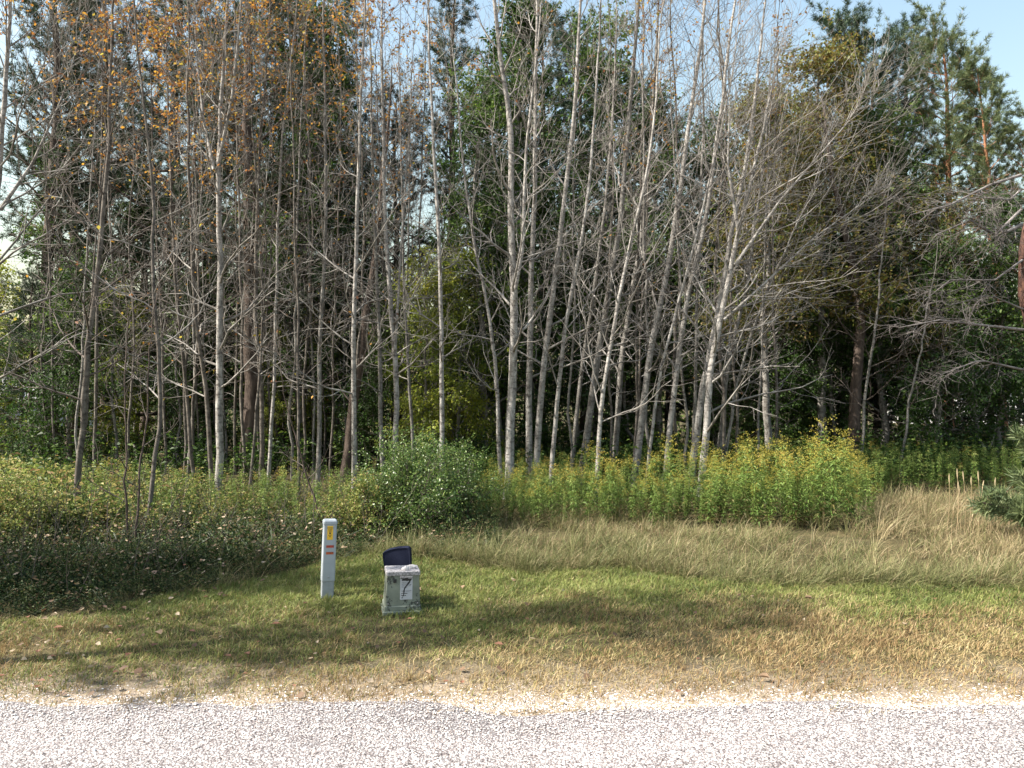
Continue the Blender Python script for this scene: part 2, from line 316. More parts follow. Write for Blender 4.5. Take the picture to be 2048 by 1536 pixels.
# ------------------------------------------------------------------ leaf cards and growth
def leafquads(C, D, l, wd, r, droop=.25):
    n = len(C); D = nz(D); W = nz(np.cross(D, nz(r.normal(0, 1, (n, 3)) + np.array([0, 0, 1.2])))) * (wd / 2)[:, None]; l = l[:, None]
    mid = C + D * l * .45; tip = mid + (D - np.array([0, 0, droop])) * l * .55
    V = np.stack([C, mid + W, tip, mid - W], 1).reshape(-1, 3)
    return V, (np.arange(n) * 4)[:, None] + np.array([[0, 1, 2, 3]])
def sweep(P, Rr, sides):
    N, K, _ = P.shape; Tn = nz(np.gradient(P, axis=1)); mt = nz(Tn.mean(1))
    ref = np.where(np.abs(mt[:, 2:3]) > .8, np.array([[0, 1, 0]]), np.array([[0, 0, 1]]))[:, None, :]
    A = nz(np.cross(Tn, ref)); B = np.cross(Tn, A); a = np.arange(sides) * 2 * np.pi / sides
    V = P[:, :, None] + Rr[:, :, None, None] * (A[:, :, None] * np.cos(a)[None, None, :, None] + B[:, :, None] * np.sin(a)[None, None, :, None])
    s = np.arange(sides); k = np.arange(K - 1); b = (np.arange(N) * K * sides)[:, None, None]
    a0 = k[None, :, None] * sides + s[None, None]; a1 = k[None, :, None] * sides + ((s + 1) % sides)[None, None]
    Q = np.stack([b + a0, b + a1, b + a1 + sides, b + a0 + sides], -1).reshape(-1, 4)
    return V.reshape(-1, 3), Q
def samp(P, t):
    N, K, _ = P.shape; f = np.clip(t, 0, .9999) * (K - 1); i = f.astype(int); u = (f - i)[..., None]; I = np.arange(N)[:, None]
    return P[I, i] * (1 - u) + P[I, i + 1] * u, nz(P[I, i + 1] - P[I, i]), i
def grow(P, Rr, n, t0, t1, L, ang, up, K, r, wig=.12, bias=(0, 0, 0), rf=.55, rmax=9, rmin=.002, tp=.25):
    N = len(P); t = t0 + (t1 - t0) * (np.arange(n)[None] + r.random((N, n))) / n
    p, T, i = samp(P, t); rr = Rr[np.arange(N)[:, None], i]
    az = np.arange(n)[None] * 2.4 + r.random((N, 1)) * 6.28 + r.normal(0, .5, (N, n))
    ref = np.where(np.abs(T[..., 2:3]) > .8, np.array([0., 1, 0]), np.array([0., 0, 1])); A = nz(np.cross(T, ref)); B = np.cross(T, A)
    pp = A * np.cos(az)[..., None] + B * np.sin(az)[..., None]
    an = (ang(t) if callable(ang) else ang) * r.uniform(.75, 1.25, (N, n))
    d = nz(T * np.cos(an)[..., None] + pp * np.sin(an)[..., None] + np.array(bias)); Ls = (L(t) if callable(L) else L) * r.uniform(.5, 1.2, (N, n))
    u = up(t)[..., None] if callable(up) else up
    pts = [p]; step = (Ls / (K - 1))[..., None]
    for k in range(K - 1):
        pts.append(pts[-1] + d * step); d = nz(d + np.array([0, 0, 1.]) * u / K + r.normal(0, wig, d.shape))
    P2 = np.stack(pts, 2).reshape(-1, K, 3); r0 = np.clip(np.minimum(rr * rf, rmax), rmin, 9).reshape(-1)
    R2 = r0[:, None] * (1 - np.linspace(0, 1, K)[None] * (1 - tp)); R2 = np.maximum(R2, rmin * .6)
    return P2, R2
def along(P, n, r, t0=.1, spread=.02):
    N = len(P); t = r.uniform(t0, 1, (N, n)); p, T, _ = samp(P, t); p = p.reshape(-1, 3) + r.normal(0, spread, (N * n, 3)); return p, T.reshape(-1, 3)

def trunk_poly(pts, D, H, wpx, r, K=26):
    W = [at(px, py, D) for px, py in pts]; W = np.array(W)
    if W[0][2] > 0:
        d0 = W[0] - W[1]; W = np.vstack([W[0] + d0 * min(1.5, W[0][2] / max(.05, -d0[2])), W]); W[0][2] = -.05
    W[0][2] = min(W[0][2], -.05); top = W[-1]
    if top[2] < H:
        d = nz(W[-1] - W[-2]); d = nz(d + np.array([0, 0, .6])); k = (H - top[2]) / d[2]; W = np.vstack([W, top + d * k * .5, top + d * k + np.array([r.normal(0, .15), 0, 0])])
        W[-1][2] = H
    z = np.linspace(W[0][2], H, K); P = np.stack([np.interp(z, W[:, 2], W[:, 0]), np.interp(z, W[:, 2], W[:, 1]), z], -1)
    for _ in range(1): P[1:-1, :2] = (P[:-2, :2] + 2 * P[1:-1, :2] + P[2:, :2]) / 4
    P[1:, 0] += np.cumsum(r.normal(0, .008, K - 1)); P[:, 1] += np.cumsum(r.normal(0, .03, K))
    s = np.linspace(0, 1, K); rr = .88 * wpx / 2 / F * D * ((1 - s) ** .75 * .93 + .07); rr[0] *= 1.25
    return P, rr

def bare_tree(name, label, cat, pts, D, w, H=11, n1=34, Lm=1.7, bias=(0, 0, 0), forks=(), bark='aspen', twig='twig', leaf=None, nleaf=0, zt=.18, seed=0, group=None, lt=.5, n2=7, n3=2):
    n1 = int(n1 * .62); r = rs(seed * 7 + 5); P, rr = trunk_poly(pts, D, H, w, r); polys = [(P, rr)]
    for fp, fw in forks: 
        Pf = np.array([at(a, b, D) for a, b in fp]); d = nz(Pf[-1] - Pf[-2]) + np.array([0, 0, .4])
        if Pf[-1][2] < H - 1: Pf = np.vstack([Pf, Pf[-1] + nz(d) * min(1.6 if Pf[-1][0] < 1.5 else .4, H - .7 - Pf[-1][2])])
        s = np.linspace(0, 1, 26); u = np.linspace(0, 1, len(Pf)); Pf = np.stack([np.interp(s, u, Pf[:, i]) for i in range(3)], -1); Pf[:, 1] += s * r.normal(0, .5)
        polys.append((Pf, fw / 2 / F * D * ((1 - s) * .9 + .08)))
    base = P[0].copy(); base[2] = 0
    t = thing(name, label, cat, tuple(base), group)
    mb = MB(); PP = np.stack([p for p, _ in polys]) - base; RR = np.stack([q for _, q in polys]); mb.add(*sweep(PP, RR, 8))
    link('trunk', mb.mesh('trunk', M[bark], True), t)
    tt = lambda t: np.clip(1.15 - t, .18, .9)
    B1 = grow(PP, RR, n1, zt, .985, lambda t: Lm * np.clip(1.25 - t, .25, 1) , lambda t: 1.25 - .65 * t, lambda t: .15 + .9 * t, 8, r, .13, bias, .42, .024, .006)
    B2 = grow(B1[0], B1[1], n2, .15, .97, .42 * Lm, .75, .3, 5, r, .16, tuple(.4 * b for b in bias), .6, .010, .0042)
    B3 = grow(B2[0], B2[1], n3, .2, 1, .17 * Lm, .7, .2, 4, r, .2, (0, 0, 0), .7, .0035, .0024)
    mb = MB(); mb.add(*sweep(*B1, 5)); mb.add(*sweep(*B2, 3)); mb.add(*sweep(*B3, 3))
    link('branches', mb.mesh('branches', M[twig], True), t)
    if nleaf:
        nleaf = int(nleaf * 1.8); p, T = along(B2[0], max(1, int(6 * nleaf / len(B2[0])) + 1), r); 
        hz = p[:, 2] / H; cl = vnoise(p[:, 0] + p[:, 1], p[:, 2], .35, seed); k = r.random(len(p)) < np.clip((hz - lt) * 3, .03, 1) * (cl > .5); p, T = p[k], T[k]
        if len(p) > nleaf: ii = r.permutation(len(p))[:nleaf]; p, T = p[ii], T[ii]
        n = len(p); V, Q = leafquads(p, T + r.normal(0, .7, (n, 3)) - np.array([0, 0, .4]), r.uniform(.035, .07, n), r.uniform(.028, .052, n), r)
        mb = MB(); mb.add(V, Q, None, np.repeat(r.random(n), 4)); link('leaves', mb.mesh('leaves', M[leaf]), t)
    return t

RB = (.34, 0, .12)   # the right-hand trees lean and reach to the right
BT = [ # label, trunk pixels (base first), distance, width px, options
 ('pale bare tree cut by the left picture edge, branches reaching up right', [(-60, 1000), (-30, 800), (0, 420), (8, 300), (18, 0)], 10.5, 20, dict(H=9, Lm=2.2, bias=(.35, 0, .1), leaf='orange', nleaf=420, n1=40, forks=[([(0, 420), (50, 320), (95, 180)], 8)])),
 ('slender forked tree on the leafy left bank, its dark base curving left', [(152, 1058), (165, 950), (175, 860), (190, 680), (213, 560), (232, 400), (240, 150)], 10.3, 15, dict(H=8.5, Lm=1.6, leaf='orange', nleaf=250, forks=[([(172, 850), (173, 700), (178, 500), (200, 250)], 7)])),
 ('grey tree with a dark lower trunk left of the two dark saplings', [(312, 1070), (308, 960), (318, 850), (320, 700), (305, 560), (290, 380), (270, 100)], 9.8, 11, dict(H=8.5, Lm=1.5, leaf='orange', nleaf=420)),
 ('stoutest pale grey trunk on the left, straight with orange leaves at its top', [(440, 995), (440, 800), (437, 600), (432, 380), (440, 200), (450, 60)], 12.8, 19, dict(H=10.2, Lm=1.7, leaf='orange', nleaf=1100, n1=44, forks=[([(428, 340), (395, 230), (370, 100)], 8), ([(436, 330), (470, 200), (490, 60)], 8)])),
 ('thin grey tree bending left beside the stoutest pale left trunk', [(424, 985), (415, 790), (395, 620), (385, 400), (380, 150)], 13, 12, dict(H=9.5, leaf='orange', nleaf=600)),
 ('narrow grey tree with short trunk visible left of the stout pale trunk', [(392, 960), (383, 800), (370, 600), (350, 300)], 13.6, 10, dict(H=9.6, leaf='orange', nleaf=700)),
 ('slim dark stemmed tree right of the stout pale left trunk', [(497, 975), (505, 850), (520, 650), (515, 400), (500, 100)], 13.2, 7, dict(H=9.8, leaf='orange', nleaf=350)),
 ('grey tree, left one of the close pair behind the utility post', [(525, 958), (530, 800), (515, 600), (520, 300), (540, 50)], 14, 12, dict(H=10.2, leaf='orange', nleaf=260)),
 ('grey tree, right one of the close pair behind the utility post', [(540, 965), (552, 700), (560, 300), (585, 50)], 13.8, 9, dict(H=10)),
 ('thin upright tree just left of the white utility post top', [(598, 1005), (595, 750), (590, 500), (585, 200)], 12.6, 7, dict(H=9.5, leaf='orange', nleaf=150)),
 ('medium dark grey tree rising directly above the white utility post', [(637, 985), (640, 700), (655, 450), (650, 150)], 13.4, 12, dict(H=10.2, bark='greybark', leaf='orange', nleaf=200)),
 ('pale tree with long side twigs above the gap between post and box', [(708, 985), (708, 850), (706, 760), (712, 560), (722, 300), (735, 40)], 12.8, 13, dict(H=9.8, Lm=1.9, leaf='orange', nleaf=300, n1=40)),
 ('grey tree just right of the dark leaning trunk, with twin upper stems', [(765, 960), (760, 800), (757, 650), (748, 450), (740, 200)], 14, 11, dict(H=10.2, leaf='orange', nleaf=350, bark='greybark')),
 ('pale tree above the box with its trunk hidden by the round shrub', [(792, 960), (795, 750), (785, 600), (775, 400), (770, 150)], 13.5, 14, dict(H=10, leaf='orange', nleaf=250, forks=[([(790, 700), (800, 520), (812, 330)], 7)])),
 ('thin curved brown tree left of the lone straight birch', [(826, 960), (818, 780), (805, 600), (800, 350)], 14.5, 8, dict(H=9.6, bark='greybark', leaf='orange', nleaf=120)),
 ('lone straight white birch right of the round shrub, sky behind its top', [(884, 960), (882, 700), (878, 500), (862, 250), (855, 0)], 12.6, 12, dict(H=10.4, Lm=1.3, n1=30)),
 ('curved thin tree bending left out of the clump behind the goldenrods', [(1002, 960), (996, 750), (975, 600), (950, 480), (925, 300)], 13.6, 10, dict(H=8.5, Lm=1.8)),
 ('biggest pale mottled trunk in the middle, standing foremost of its clump', [(1017, 980), (1020, 850), (1024, 700), (1026, 600), (1017, 450), (1024, 300), (1003, 150), (985, 0)], 12.8, 22, dict(H=11, Lm=1.9, n1=42, forks=[([(1026, 600), (1045, 500), (1052, 300), (1075, 100)], 10)], leaf='orange', nleaf=60)),
 ('straight grey trunk immediately right of the biggest pale mottled trunk', [(1058, 980), (1062, 750), (1065, 600), (1072, 400), (1078, 100)], 14.4, 16, dict(H=11.5, Lm=1.6)),
 ('grey tree leaning slightly right, third of the middle clump', [(1070, 980), (1088, 750), (1112, 560), (1132, 400), (1150, 250), (1165, 0)], 13.9, 16, dict(H=11.3, Lm=2, bias=RB, leaf='orange', nleaf=60)),
 ('slim white tree leaning right between the middle clump and thick grey trunks', [(1100, 980), (1125, 700), (1150, 560), (1170, 450), (1190, 250)], 13.2, 11, dict(H=10.2, bias=RB)),
 ('thin pale tree with a steep lean starting low in the goldenrods', [(1140, 980), (1160, 760), (1185, 600), (1215, 400), (1230, 200)], 15.5, 11, dict(H=11, bias=RB, bark='greybark')),
 ('thick blue grey trunk leaning right, left of the front curving pale one', [(1158, 980), (1190, 740), (1222, 560), (1240, 430), (1262, 200)], 15, 18, dict(H=12, Lm=1.9, bias=RB, bark='greybark')),
 ('foremost curving pale tree in the goldenrods with a fan of low branches', [(1190, 1000), (1200, 870), (1216, 740), (1238, 610), (1268, 480), (1300, 330), (1315, 200)], 12.4, 11, dict(H=9.2, Lm=2.3, bias=RB, n1=44, zt=.12)),
 ('straight dark grey trunk behind the foremost curving pale tree', [(1228, 980), (1248, 700), (1265, 600), (1290, 450), (1310, 200)], 15.6, 15, dict(H=12, bias=RB, bark='greybark')),
 ('right leaning grey trunk crossing in front of dark woods, centre right', [(1265, 980), (1300, 690), (1335, 530), (1352, 430), (1398, 100)], 14.8, 17, dict(H=11.8, Lm=2, bias=RB)),
 ('thin tree among the goldenrods with spreading upper right twigs', [(1290, 980), (1310, 760), (1352, 600), (1395, 430), (1440, 250)], 13.6, 8, dict(H=9.5, Lm=2.2, bias=RB)),
 ('grey tree leaning right just left of the pale twin trunks', [(1328, 980), (1358, 720), (1376, 600), (1398, 500), (1418, 400), (1450, 150), (1475, 0)], 14, 14, dict(H=11.3, Lm=2, bias=RB)),
 ('left trunk of the pale twin pair rising from the goldenrods', [(1378, 990), (1408, 760), (1440, 620), (1456, 500), (1490, 300)], 14, 17, dict(H=9.6, Lm=1.8, bias=RB, n1=30)),
 ('right trunk of the pale twin pair, forking into a wide fan of branches', [(1400, 990), (1424, 750), (1445, 650), (1463, 560), (1478, 470), (1530, 260), (1560, 120)], 13.2, 18, dict(H=7.9, Lm=2.3, bias=(.5, 0, .05), n1=42, n2=6, zt=.13, forks=[([(1470, 530), (1560, 400), (1690, 250)], 7), ([(1448, 640), (1540, 560), (1640, 470), (1740, 400)], 6), ([(1478, 470), (1455, 330), (1460, 150)], 9)])),
 ('thin grey tree right behind the pale twin trunks', [(1432, 980), (1458, 740), (1500, 560), (1530, 350)], 15.2, 12, dict(H=8.6, Lm=1.7, bias=RB, bark='greybark')),
 ('slanting thin pole tree furthest right of the pale trunks', [(1442, 980), (1470, 780), (1512, 640), (1560, 520), (1620, 380)], 14.4, 8, dict(H=7, Lm=1.5, bias=RB, bark='greybark', n1=26)),
 ('small bare tree with a low fork against the dark woods on the right', [(1718, 960), (1728, 800), (1748, 640), (1765, 500), (1775, 400)], 15.5, 8, dict(H=6.5, Lm=1.5, n1=22, n2=6, n3=2, twig='twigbrown', bark='greybark')),
 ('faint thin sapling leaning right in the shade at far right', [(1800, 960), (1822, 780), (1850, 660), (1875, 560)], 16, 7, dict(H=5.2, Lm=1.3, n1=20, n2=6, n3=2, twig='twigbrown', bark='greybark')),
 ('left one of two thin dark saplings standing on the left bank', [(257, 1150), (255, 1020), (250, 900), (247, 780)], 8.4, 6, dict(H=3.4, Lm=.7, n1=14, n2=4, n3=2, twig='twigbrown', bark='pinebark')),
 ('right one of two thin dark saplings standing on the left bank', [(266, 1140), (276, 1000), (283, 880), (290, 760)], 8.5, 6, dict(H=3.6, Lm=.7, n1=14, n2=4, n3=2, twig='twigbrown', bark='pinebark')),
 ('thin dark bent stem leaning left just behind the white utility post', [(642, 1060), (618, 980), (590, 880), (570, 800)], 9.4, 5, dict(H=2.6, Lm=.6, n1=9, n2=4, n3=2, twig='twigbrown', bark='pinebark')),
]
for i, (lab, pts, D, wpx, kw) in enumerate(BT):
    if i in (1, 2, 4, 5, 6, 7, 9): kw = dict(kw, bark='darkgrey', twig='twigbrown' if i % 2 else 'twig')  # left trunks: darker grey-brown bark, partly shade put into the colour
    bare_tree('sapling' if wpx < 9 else 'bare_tree', lab, 'sapling' if wpx < 9 else 'bare tree', pts, D, wpx, seed=i + 1, group='slender bare trees along the wood edge', **kw)

# thicket of thinner saplings that nothing tells apart
PLACE = ['with top against the sky right of centre', 'deep in the wood behind the orange leaved trees', 'deep in the wood either side of the lone birch', 'left of the grey tree with dark lower trunk', 'between the grey tree and the stout pale left trunk', 'behind the pair of trees left of the post', 'behind the utility post and the gap beside it', 'between the round shrub and the middle clump', 'behind the leaning trunks of the middle right']
protos = []
for k in range(5):
    a = rs(900 + k); x0 = 1024 + a.normal(0, 3); cx = a.normal(0, 30)
    t = bare_tree('sapling', 'x', 'sapling', [(x0, 990), (x0 + cx * .4, 700), (x0 + cx, 400), (x0 + cx * 1.3, 100)], 14.5, 7, H=8.5 + a.random() * 2, n1=32, Lm=1.35, twig='twigbrown' if k % 2 else 'twig', bark='greybark' if k % 2 else 'darkgrey', leaf='orange', nleaf=120 if k < 3 else 0, seed=700 + k, n2=5, n3=2)
    protos.append(t)
rr_ = rs(77); used = 0
zones = [(1240, 1590, 8), (310, 640, 8), (650, 1010, 8), (60, 290, 6), (330, 430, 8), (450, 560, 8), (570, 740, 8), (750, 860, 4), (1090, 1420, 4)]
for zi, (a, b, cnt) in enumerate(zones):
    for k in range(cnt):
        px = a + (b - a) * (k + rr_.uniform(.2, .8)) / cnt; D = rr_.uniform(14.5, 19) if zi > 2 else (rr_.uniform(14, 16.5) if zi == 0 else rr_.uniform(18, 21)); p = at(px, 900, D)
        ORD = ['first', 'second', 'third', 'fourth', 'fifth', 'sixth', 'seventh', 'eighth']; lab = ORD[k] + ' sapling from the left ' + PLACE[zi]; grp = 'thin saplings ' + PLACE[zi]
        sc = rr_.uniform(.85, 1.2) if zi else rr_.uniform(1.0, 1.3)
        if used < len(protos): o = protos[used]; o.location = (p[0], p[1], 0); o.rotation_euler = (0, 0, rr_.uniform(0, 6.28)); o.scale = (sc,) * 3; o['label'] = lab; o['group'] = grp
        else: dup(protos[used % 5], (p[0], p[1], 0), rr_.uniform(0, 6.28), sc, lab, grp)
        used += 1

# ------------------------------------------------------------------ conifers
def pine(name, label, H, seed, leaf='needle', bark='pinebark', zt=.3, Lm=2.4, tufts=5, n1=46, droop=.1, rad=.16, lean=0.0, dead=True):
    r = rs(seed); K = 20; s = np.linspace(0, 1, K)
    P = np.stack([lean * s ** 1.5 + np.cumsum(r.normal(0, .03, K)), np.cumsum(r.normal(0, .03, K)), s * H - .1], -1)[None]
    P[0, :, :2] -= P[0, 0, :2]; Rr = (rad * ((1 - s) ** .8 * .92 + .08))[None]
    t = thing(name, label, 'pine tree', (0, 0, 0), 'pines behind the bare trees')
    mb = MB(); mb.add(*sweep(P, Rr, 8)); link('trunk', mb.mesh('trunk', M[bark], True), t)
    B1 = grow(P, Rr, n1, zt, .98, lambda t: Lm * np.clip((1.12 - t) * 1.4, .22, 1), lambda t: 1.45 - .65 * t, .25, 7, r, .1, (0, 0, 0), .35, .04, .01)
    B2 = grow(B1[0], B1[1], 8, .3, 1, Lm * .28, .7, .35, 5, r, .12, (0, 0, 0), .5, .012, .004)
    mb = MB(); mb.add(*sweep(*B1, 4)); mb.add(*sweep(*B2, 3))
    if dead:
        B0 = grow(P, Rr, 16, .08, zt + .1, Lm * .55, 1.5, .1, 6, r, .15, (0, 0, 0), .2, .014, .004); mb.add(*sweep(*B0, 3)); B00 = grow(B0[0], B0[1], 5, .3, 1, Lm * .2, .8, .1, 4, r, .2, (0, 0, 0), .5, .005, .003); mb.add(*sweep(*B00, 3))
    link('branches', mb.mesh('branches', M[bark] if leaf == 'scots' else M['pinebark'], True), t)
    p, T = along(B2[0], tufts, r, .25); tip = B2[0][:, -1]; Tt = nz(B2[0][:, -1] - B2[0][:, -2]); p = np.vstack([p, tip]); T = np.vstack([T, Tt])
    n = len(p); nn = 13; d = nz(T[:, None] * .7 + nz(r.normal(0, 1, (n, nn, 3))) * .9 + np.array([0, 0, .25])); l = r.uniform(.09, .17, (n, nn, 1)); C = p[:, None] + r.normal(0, .02, (n, nn, 3))
    Wd = nz(np.cross(d, r.normal(0, 1, d.shape))) * .0065
    V = np.stack([C - Wd, C + Wd, C + d * l], 2).reshape(-1, 3); Tt = np.arange(n * nn * 3).reshape(-1, 3)
    mb = MB(); mb.add(V, None, Tt, np.repeat(np.clip(np.repeat(r.random(n), nn) * .7 + r.random(n * nn) * .3, 0, 1), 3)); link('needles', mb.mesh('needles', M[leaf]), t)
    return t
PN = [pine('pine_tree', '', 12, 201, zt=.28, Lm=2.2, tufts=7), pine('pine_tree', '', 12, 202, zt=.10, Lm=2.6, n1=70, tufts=9), pine('pine_tree', '', 12, 203, zt=.4, Lm=2.0)]
SC = [pine('pine_tree', '', 12, 211, 'scots', 'scotsbark', zt=.5, Lm=2.7, n1=46, tufts=9, rad=.15), pine('pine_tree', '', 12, 212, 'scots', 'scotsbark', zt=.62, Lm=2.2, n1=34, tufts=9, rad=.12, lean=-1.2)]
def topz(py, D): return at(1024, py, D)[2]
PL = [ # label, px, D, H, proto
 ('reddish trunked pine with bare lower branches near the left picture edge', 105, 18.5, 13.5, PN[2]),
 ('straight pine just right of the reddish trunk at far left', 146, 21, 14, PN[2]),
 ('tall dark pine whose twin-looking trunk shows against sky on the left', 212, 20, 14.5, PN[0]),
 ('dark dense pine filling the top left behind orange leaves', 350, 19.5, 14.5, PN[1]),
 ('black trunked pine right of the stout pale left tree', 494, 17, 13.5, PN[0]),
 ('dark pine behind the pair of trees left of the post', 560, 22, 14, PN[2]),
 ('dark pine behind the trees above the utility post', 655, 21, 12.5, PN[1]),
 ('dark pine with low boughs above and behind the box', 790, 20, 9.5, PN[1]),
 ('thin dark pine beside the vertical strip of sky', 905, 22, 14, PN[2]),
 ('dark pine topping the right side, crown standing clear against sky', 1690, 21, topz(25, 21), PN[1]),
 ('dense dark pine beside and behind the one topping the right side', 1752, 22, topz(85, 22), PN[1]),
 ('narrow dark pine top between the two big right crowns', 1808, 22.5, topz(50, 22.5), PN[0]),
 ('airy blue green pine with orange upper trunk at top right', 1893, 21, topz(55, 21), SC[0]),
 ('leaning orange stemmed pine by the right picture edge', 2010, 20, topz(140, 20), SC[1]),
 ('pine crown cut by the right picture edge', 2075, 19, topz(215, 19), SC[0]),
 ('low dark pine filling the shade beneath the airy right pine', 1900, 19, 6.2, PN[1]),
 ('low dark pine in the shade at the far right edge', 2060, 18.5, 6.6, PN[1]),
 ('small dark pine in shade behind the small forked bare tree', 1760, 20, 6.5, PN[1]),
 ('low dark pine behind the pale twin trunks', 1500, 21, 7.2, PN[1]),
 ('low dark pine deep in the shade behind the leaning grey trunks', 1230, 22, 7.5, PN[1]),
 ('young dense pine low on the far left', 60, 17, 4.4, PN[1]),
 ('back row dark pine behind the grey tree with the dark lower trunk', 285, 24, 11, PN[1]), ('back row dark pine behind the stoutest pale left trunk', 425, 24.5, 13.5, PN[1]),
 ('back row dark pine behind the utility post line', 610, 25, 11, PN[1]), ('back row dark pine behind the pale tree above the gap', 715, 24, 9.5, PN[1]),
 ('back row dark pine right of the strip of sky', 1000, 24, 11.5, PN[1]), ('back row dark pine behind the middle clump of trunks', 1085, 25, 14, PN[1]),
 ('back row dark pine behind the slim white leaning tree', 1165, 24, 13, PN[1]), ('back row dark pine behind the foremost curving pale tree', 1250, 25, 12, PN[1]),
 ('back row dark pine behind the centre right leaning trunk', 1340, 24.5, 10.6, PN[1]), ('back row dark pine behind the top of the pale twin trunks', 1425, 25, 9.8, PN[1]),
 ('back row dark pine right of the pale twin trunks', 1510, 24, 9.2, PN[1]), ('back row dark pine left of the rusty crown', 1590, 25, 10.4, PN[1]),
 ('back row dark pine filling in below the highest right pine', 1665, 25, 11.5, PN[1]), ('back row dark pine beneath the narrow dark pine top', 1800, 24, 8.2, PN[1]),
 ('back row dark pine low behind the airy right pine', 1890, 25, 7.4, PN[1]), ('back row dark pine low by the right picture edge', 1985, 24, 7.6, PN[1]),
]
seen = set()
for i, (lab, px, D, H, pr) in enumerate(PL):
    p = at(px, 800, D); rz = rs(300 + i).uniform(0, 6.28) if pr is not SC[1] else 0.3
    if pr.name in seen: dup(pr, (p[0], p[1], 0), rz, H / 12, lab)
    else: seen.add(pr.name); pr.location = (p[0], p[1], 0); pr.rotation_euler = (0, 0, rz); pr.scale = (H / 12,) * 3; pr['label'] = lab

# dark leaning trunk and dark forked trunk in the wood
bare_tree('dark_tree', 'thick dark trunk leaning right above the gap between post and box', 'dead tree', [(688, 960), (705, 800), (722, 680), (738, 580), (748, 500), (765, 350)], 15.5, 24, H=8.5, n1=22, Lm=1.4, bark='pinebark', twig='twigbrown', seed=51, n2=5, n3=3)
bare_tree('dark_tree', 'thick dark forked trunk against the bright gap at the right', 'dark tree', [(1705, 940), (1712, 760), (1716, 600), (1695, 480), (1672, 400)], 17.5, 30, H=8.5, n1=20, Lm=1.8, bark='pinebark', twig='twigbrown', seed=52, n2=5, n3=3, forks=[([(1712, 620), (1745, 540), (1800, 440)], 16)])

# ------------------------------------------------------------------ leafy trees
def leafy(name, H, seed, leaf, zt=.15, Lm=2.2, n1=40, n2=9, n3=6, nl=12, ls=.085, rad=.11, cat='leafy tree', bark='greybark'):
    r = rs(seed); K = 18; s = np.linspace(0, 1, K)
    P = np.stack([np.cumsum(r.normal(0, .07, K)), np.cumsum(r.normal(0, .07, K)), s * H - .1], -1)[None]; P[0, :, :2] -= P[0, 0, :2]
    Rr = (rad * ((1 - s) ** .8 * .92 + .08))[None]
    t = thing(name, '', cat, (0, 0, 0)); mb = MB(); mb.add(*sweep(P, Rr, 8)); link('trunk', mb.mesh('trunk', M[bark], True), t)
    B1 = grow(P, Rr, n1, zt, .96, lambda t: Lm * np.clip(1.25 - t, .3, 1) * (.6 + .4 * np.sin(t * 23 + seed)**2), lambda t: 1.2 - .5 * t, .5, 7, r, .15, (0, 0, 0), .4, .035, .006)
    B2 = grow(B1[0], B1[1], n2, .25, 1, Lm * .38, .8, .3, 5, r, .18, (0, 0, 0), .5, .01, .004)
    B3 = grow(B2[0], B2[1], n3, .2, 1, Lm * .16, .8, .1, 3, r, .2, (0, 0, 0), .5, .004, .003)
    mb = MB(); mb.add(*sweep(*B1, 4)); mb.add(*sweep(*B2, 3)); mb.add(*sweep(*B3, 3)); link('branches', mb.mesh('branches', M[bark], True), t)
    p, T = along(B3[0], nl, r, .1, .035); n = len(p)
    k = vnoise(p[:, 0] * 1.0 + p[:, 2], p[:, 1] + p[:, 2] * .6, .55, seed) > .22; p, T = p[k], T[k]; n = len(p)
    V, Q = leafquads(p, T + r.normal(0, .8, (n, 3)) - np.array([0, 0, .3]), r.uniform(.7, 1.2, n) * ls, r.uniform(.5, .85, n) * ls, r)
    hue = np.clip(vnoise(p[:, 0] + 5, p[:, 2], .9, seed + 3) * .6 + r.random(n) * .5, 0, 1)
    mb = MB(); mb.add(V, Q, None, np.repeat(hue, 4)); link('leaves', mb.mesh('leaves', M[leaf]), t)
    return t
LG = [leafy('leafy_tree', 10, 401, 'green'), leafy('leafy_tree', 10, 402, 'green', Lm=1.8, zt=.22)]
LY = [leafy('leafy_tree', 5, 411, 'yellowgreen', zt=.06, Lm=1.5, n1=34, rad=.05, nl=8, ls=.07), leafy('leafy_tree', 5, 412, 'green', zt=.05, Lm=1.6, n1=34, rad=.05, nl=8, ls=.07)]
LH = [leafy('leafy_tree', 10, 431, 'green', zt=.45, Lm=1.5, n1=24, n2=7, n3=5, nl=5)]
LR = [leafy('leafy_tree', 10, 421, 'rust', zt=.3, Lm=2.6, n3=6, nl=12)]
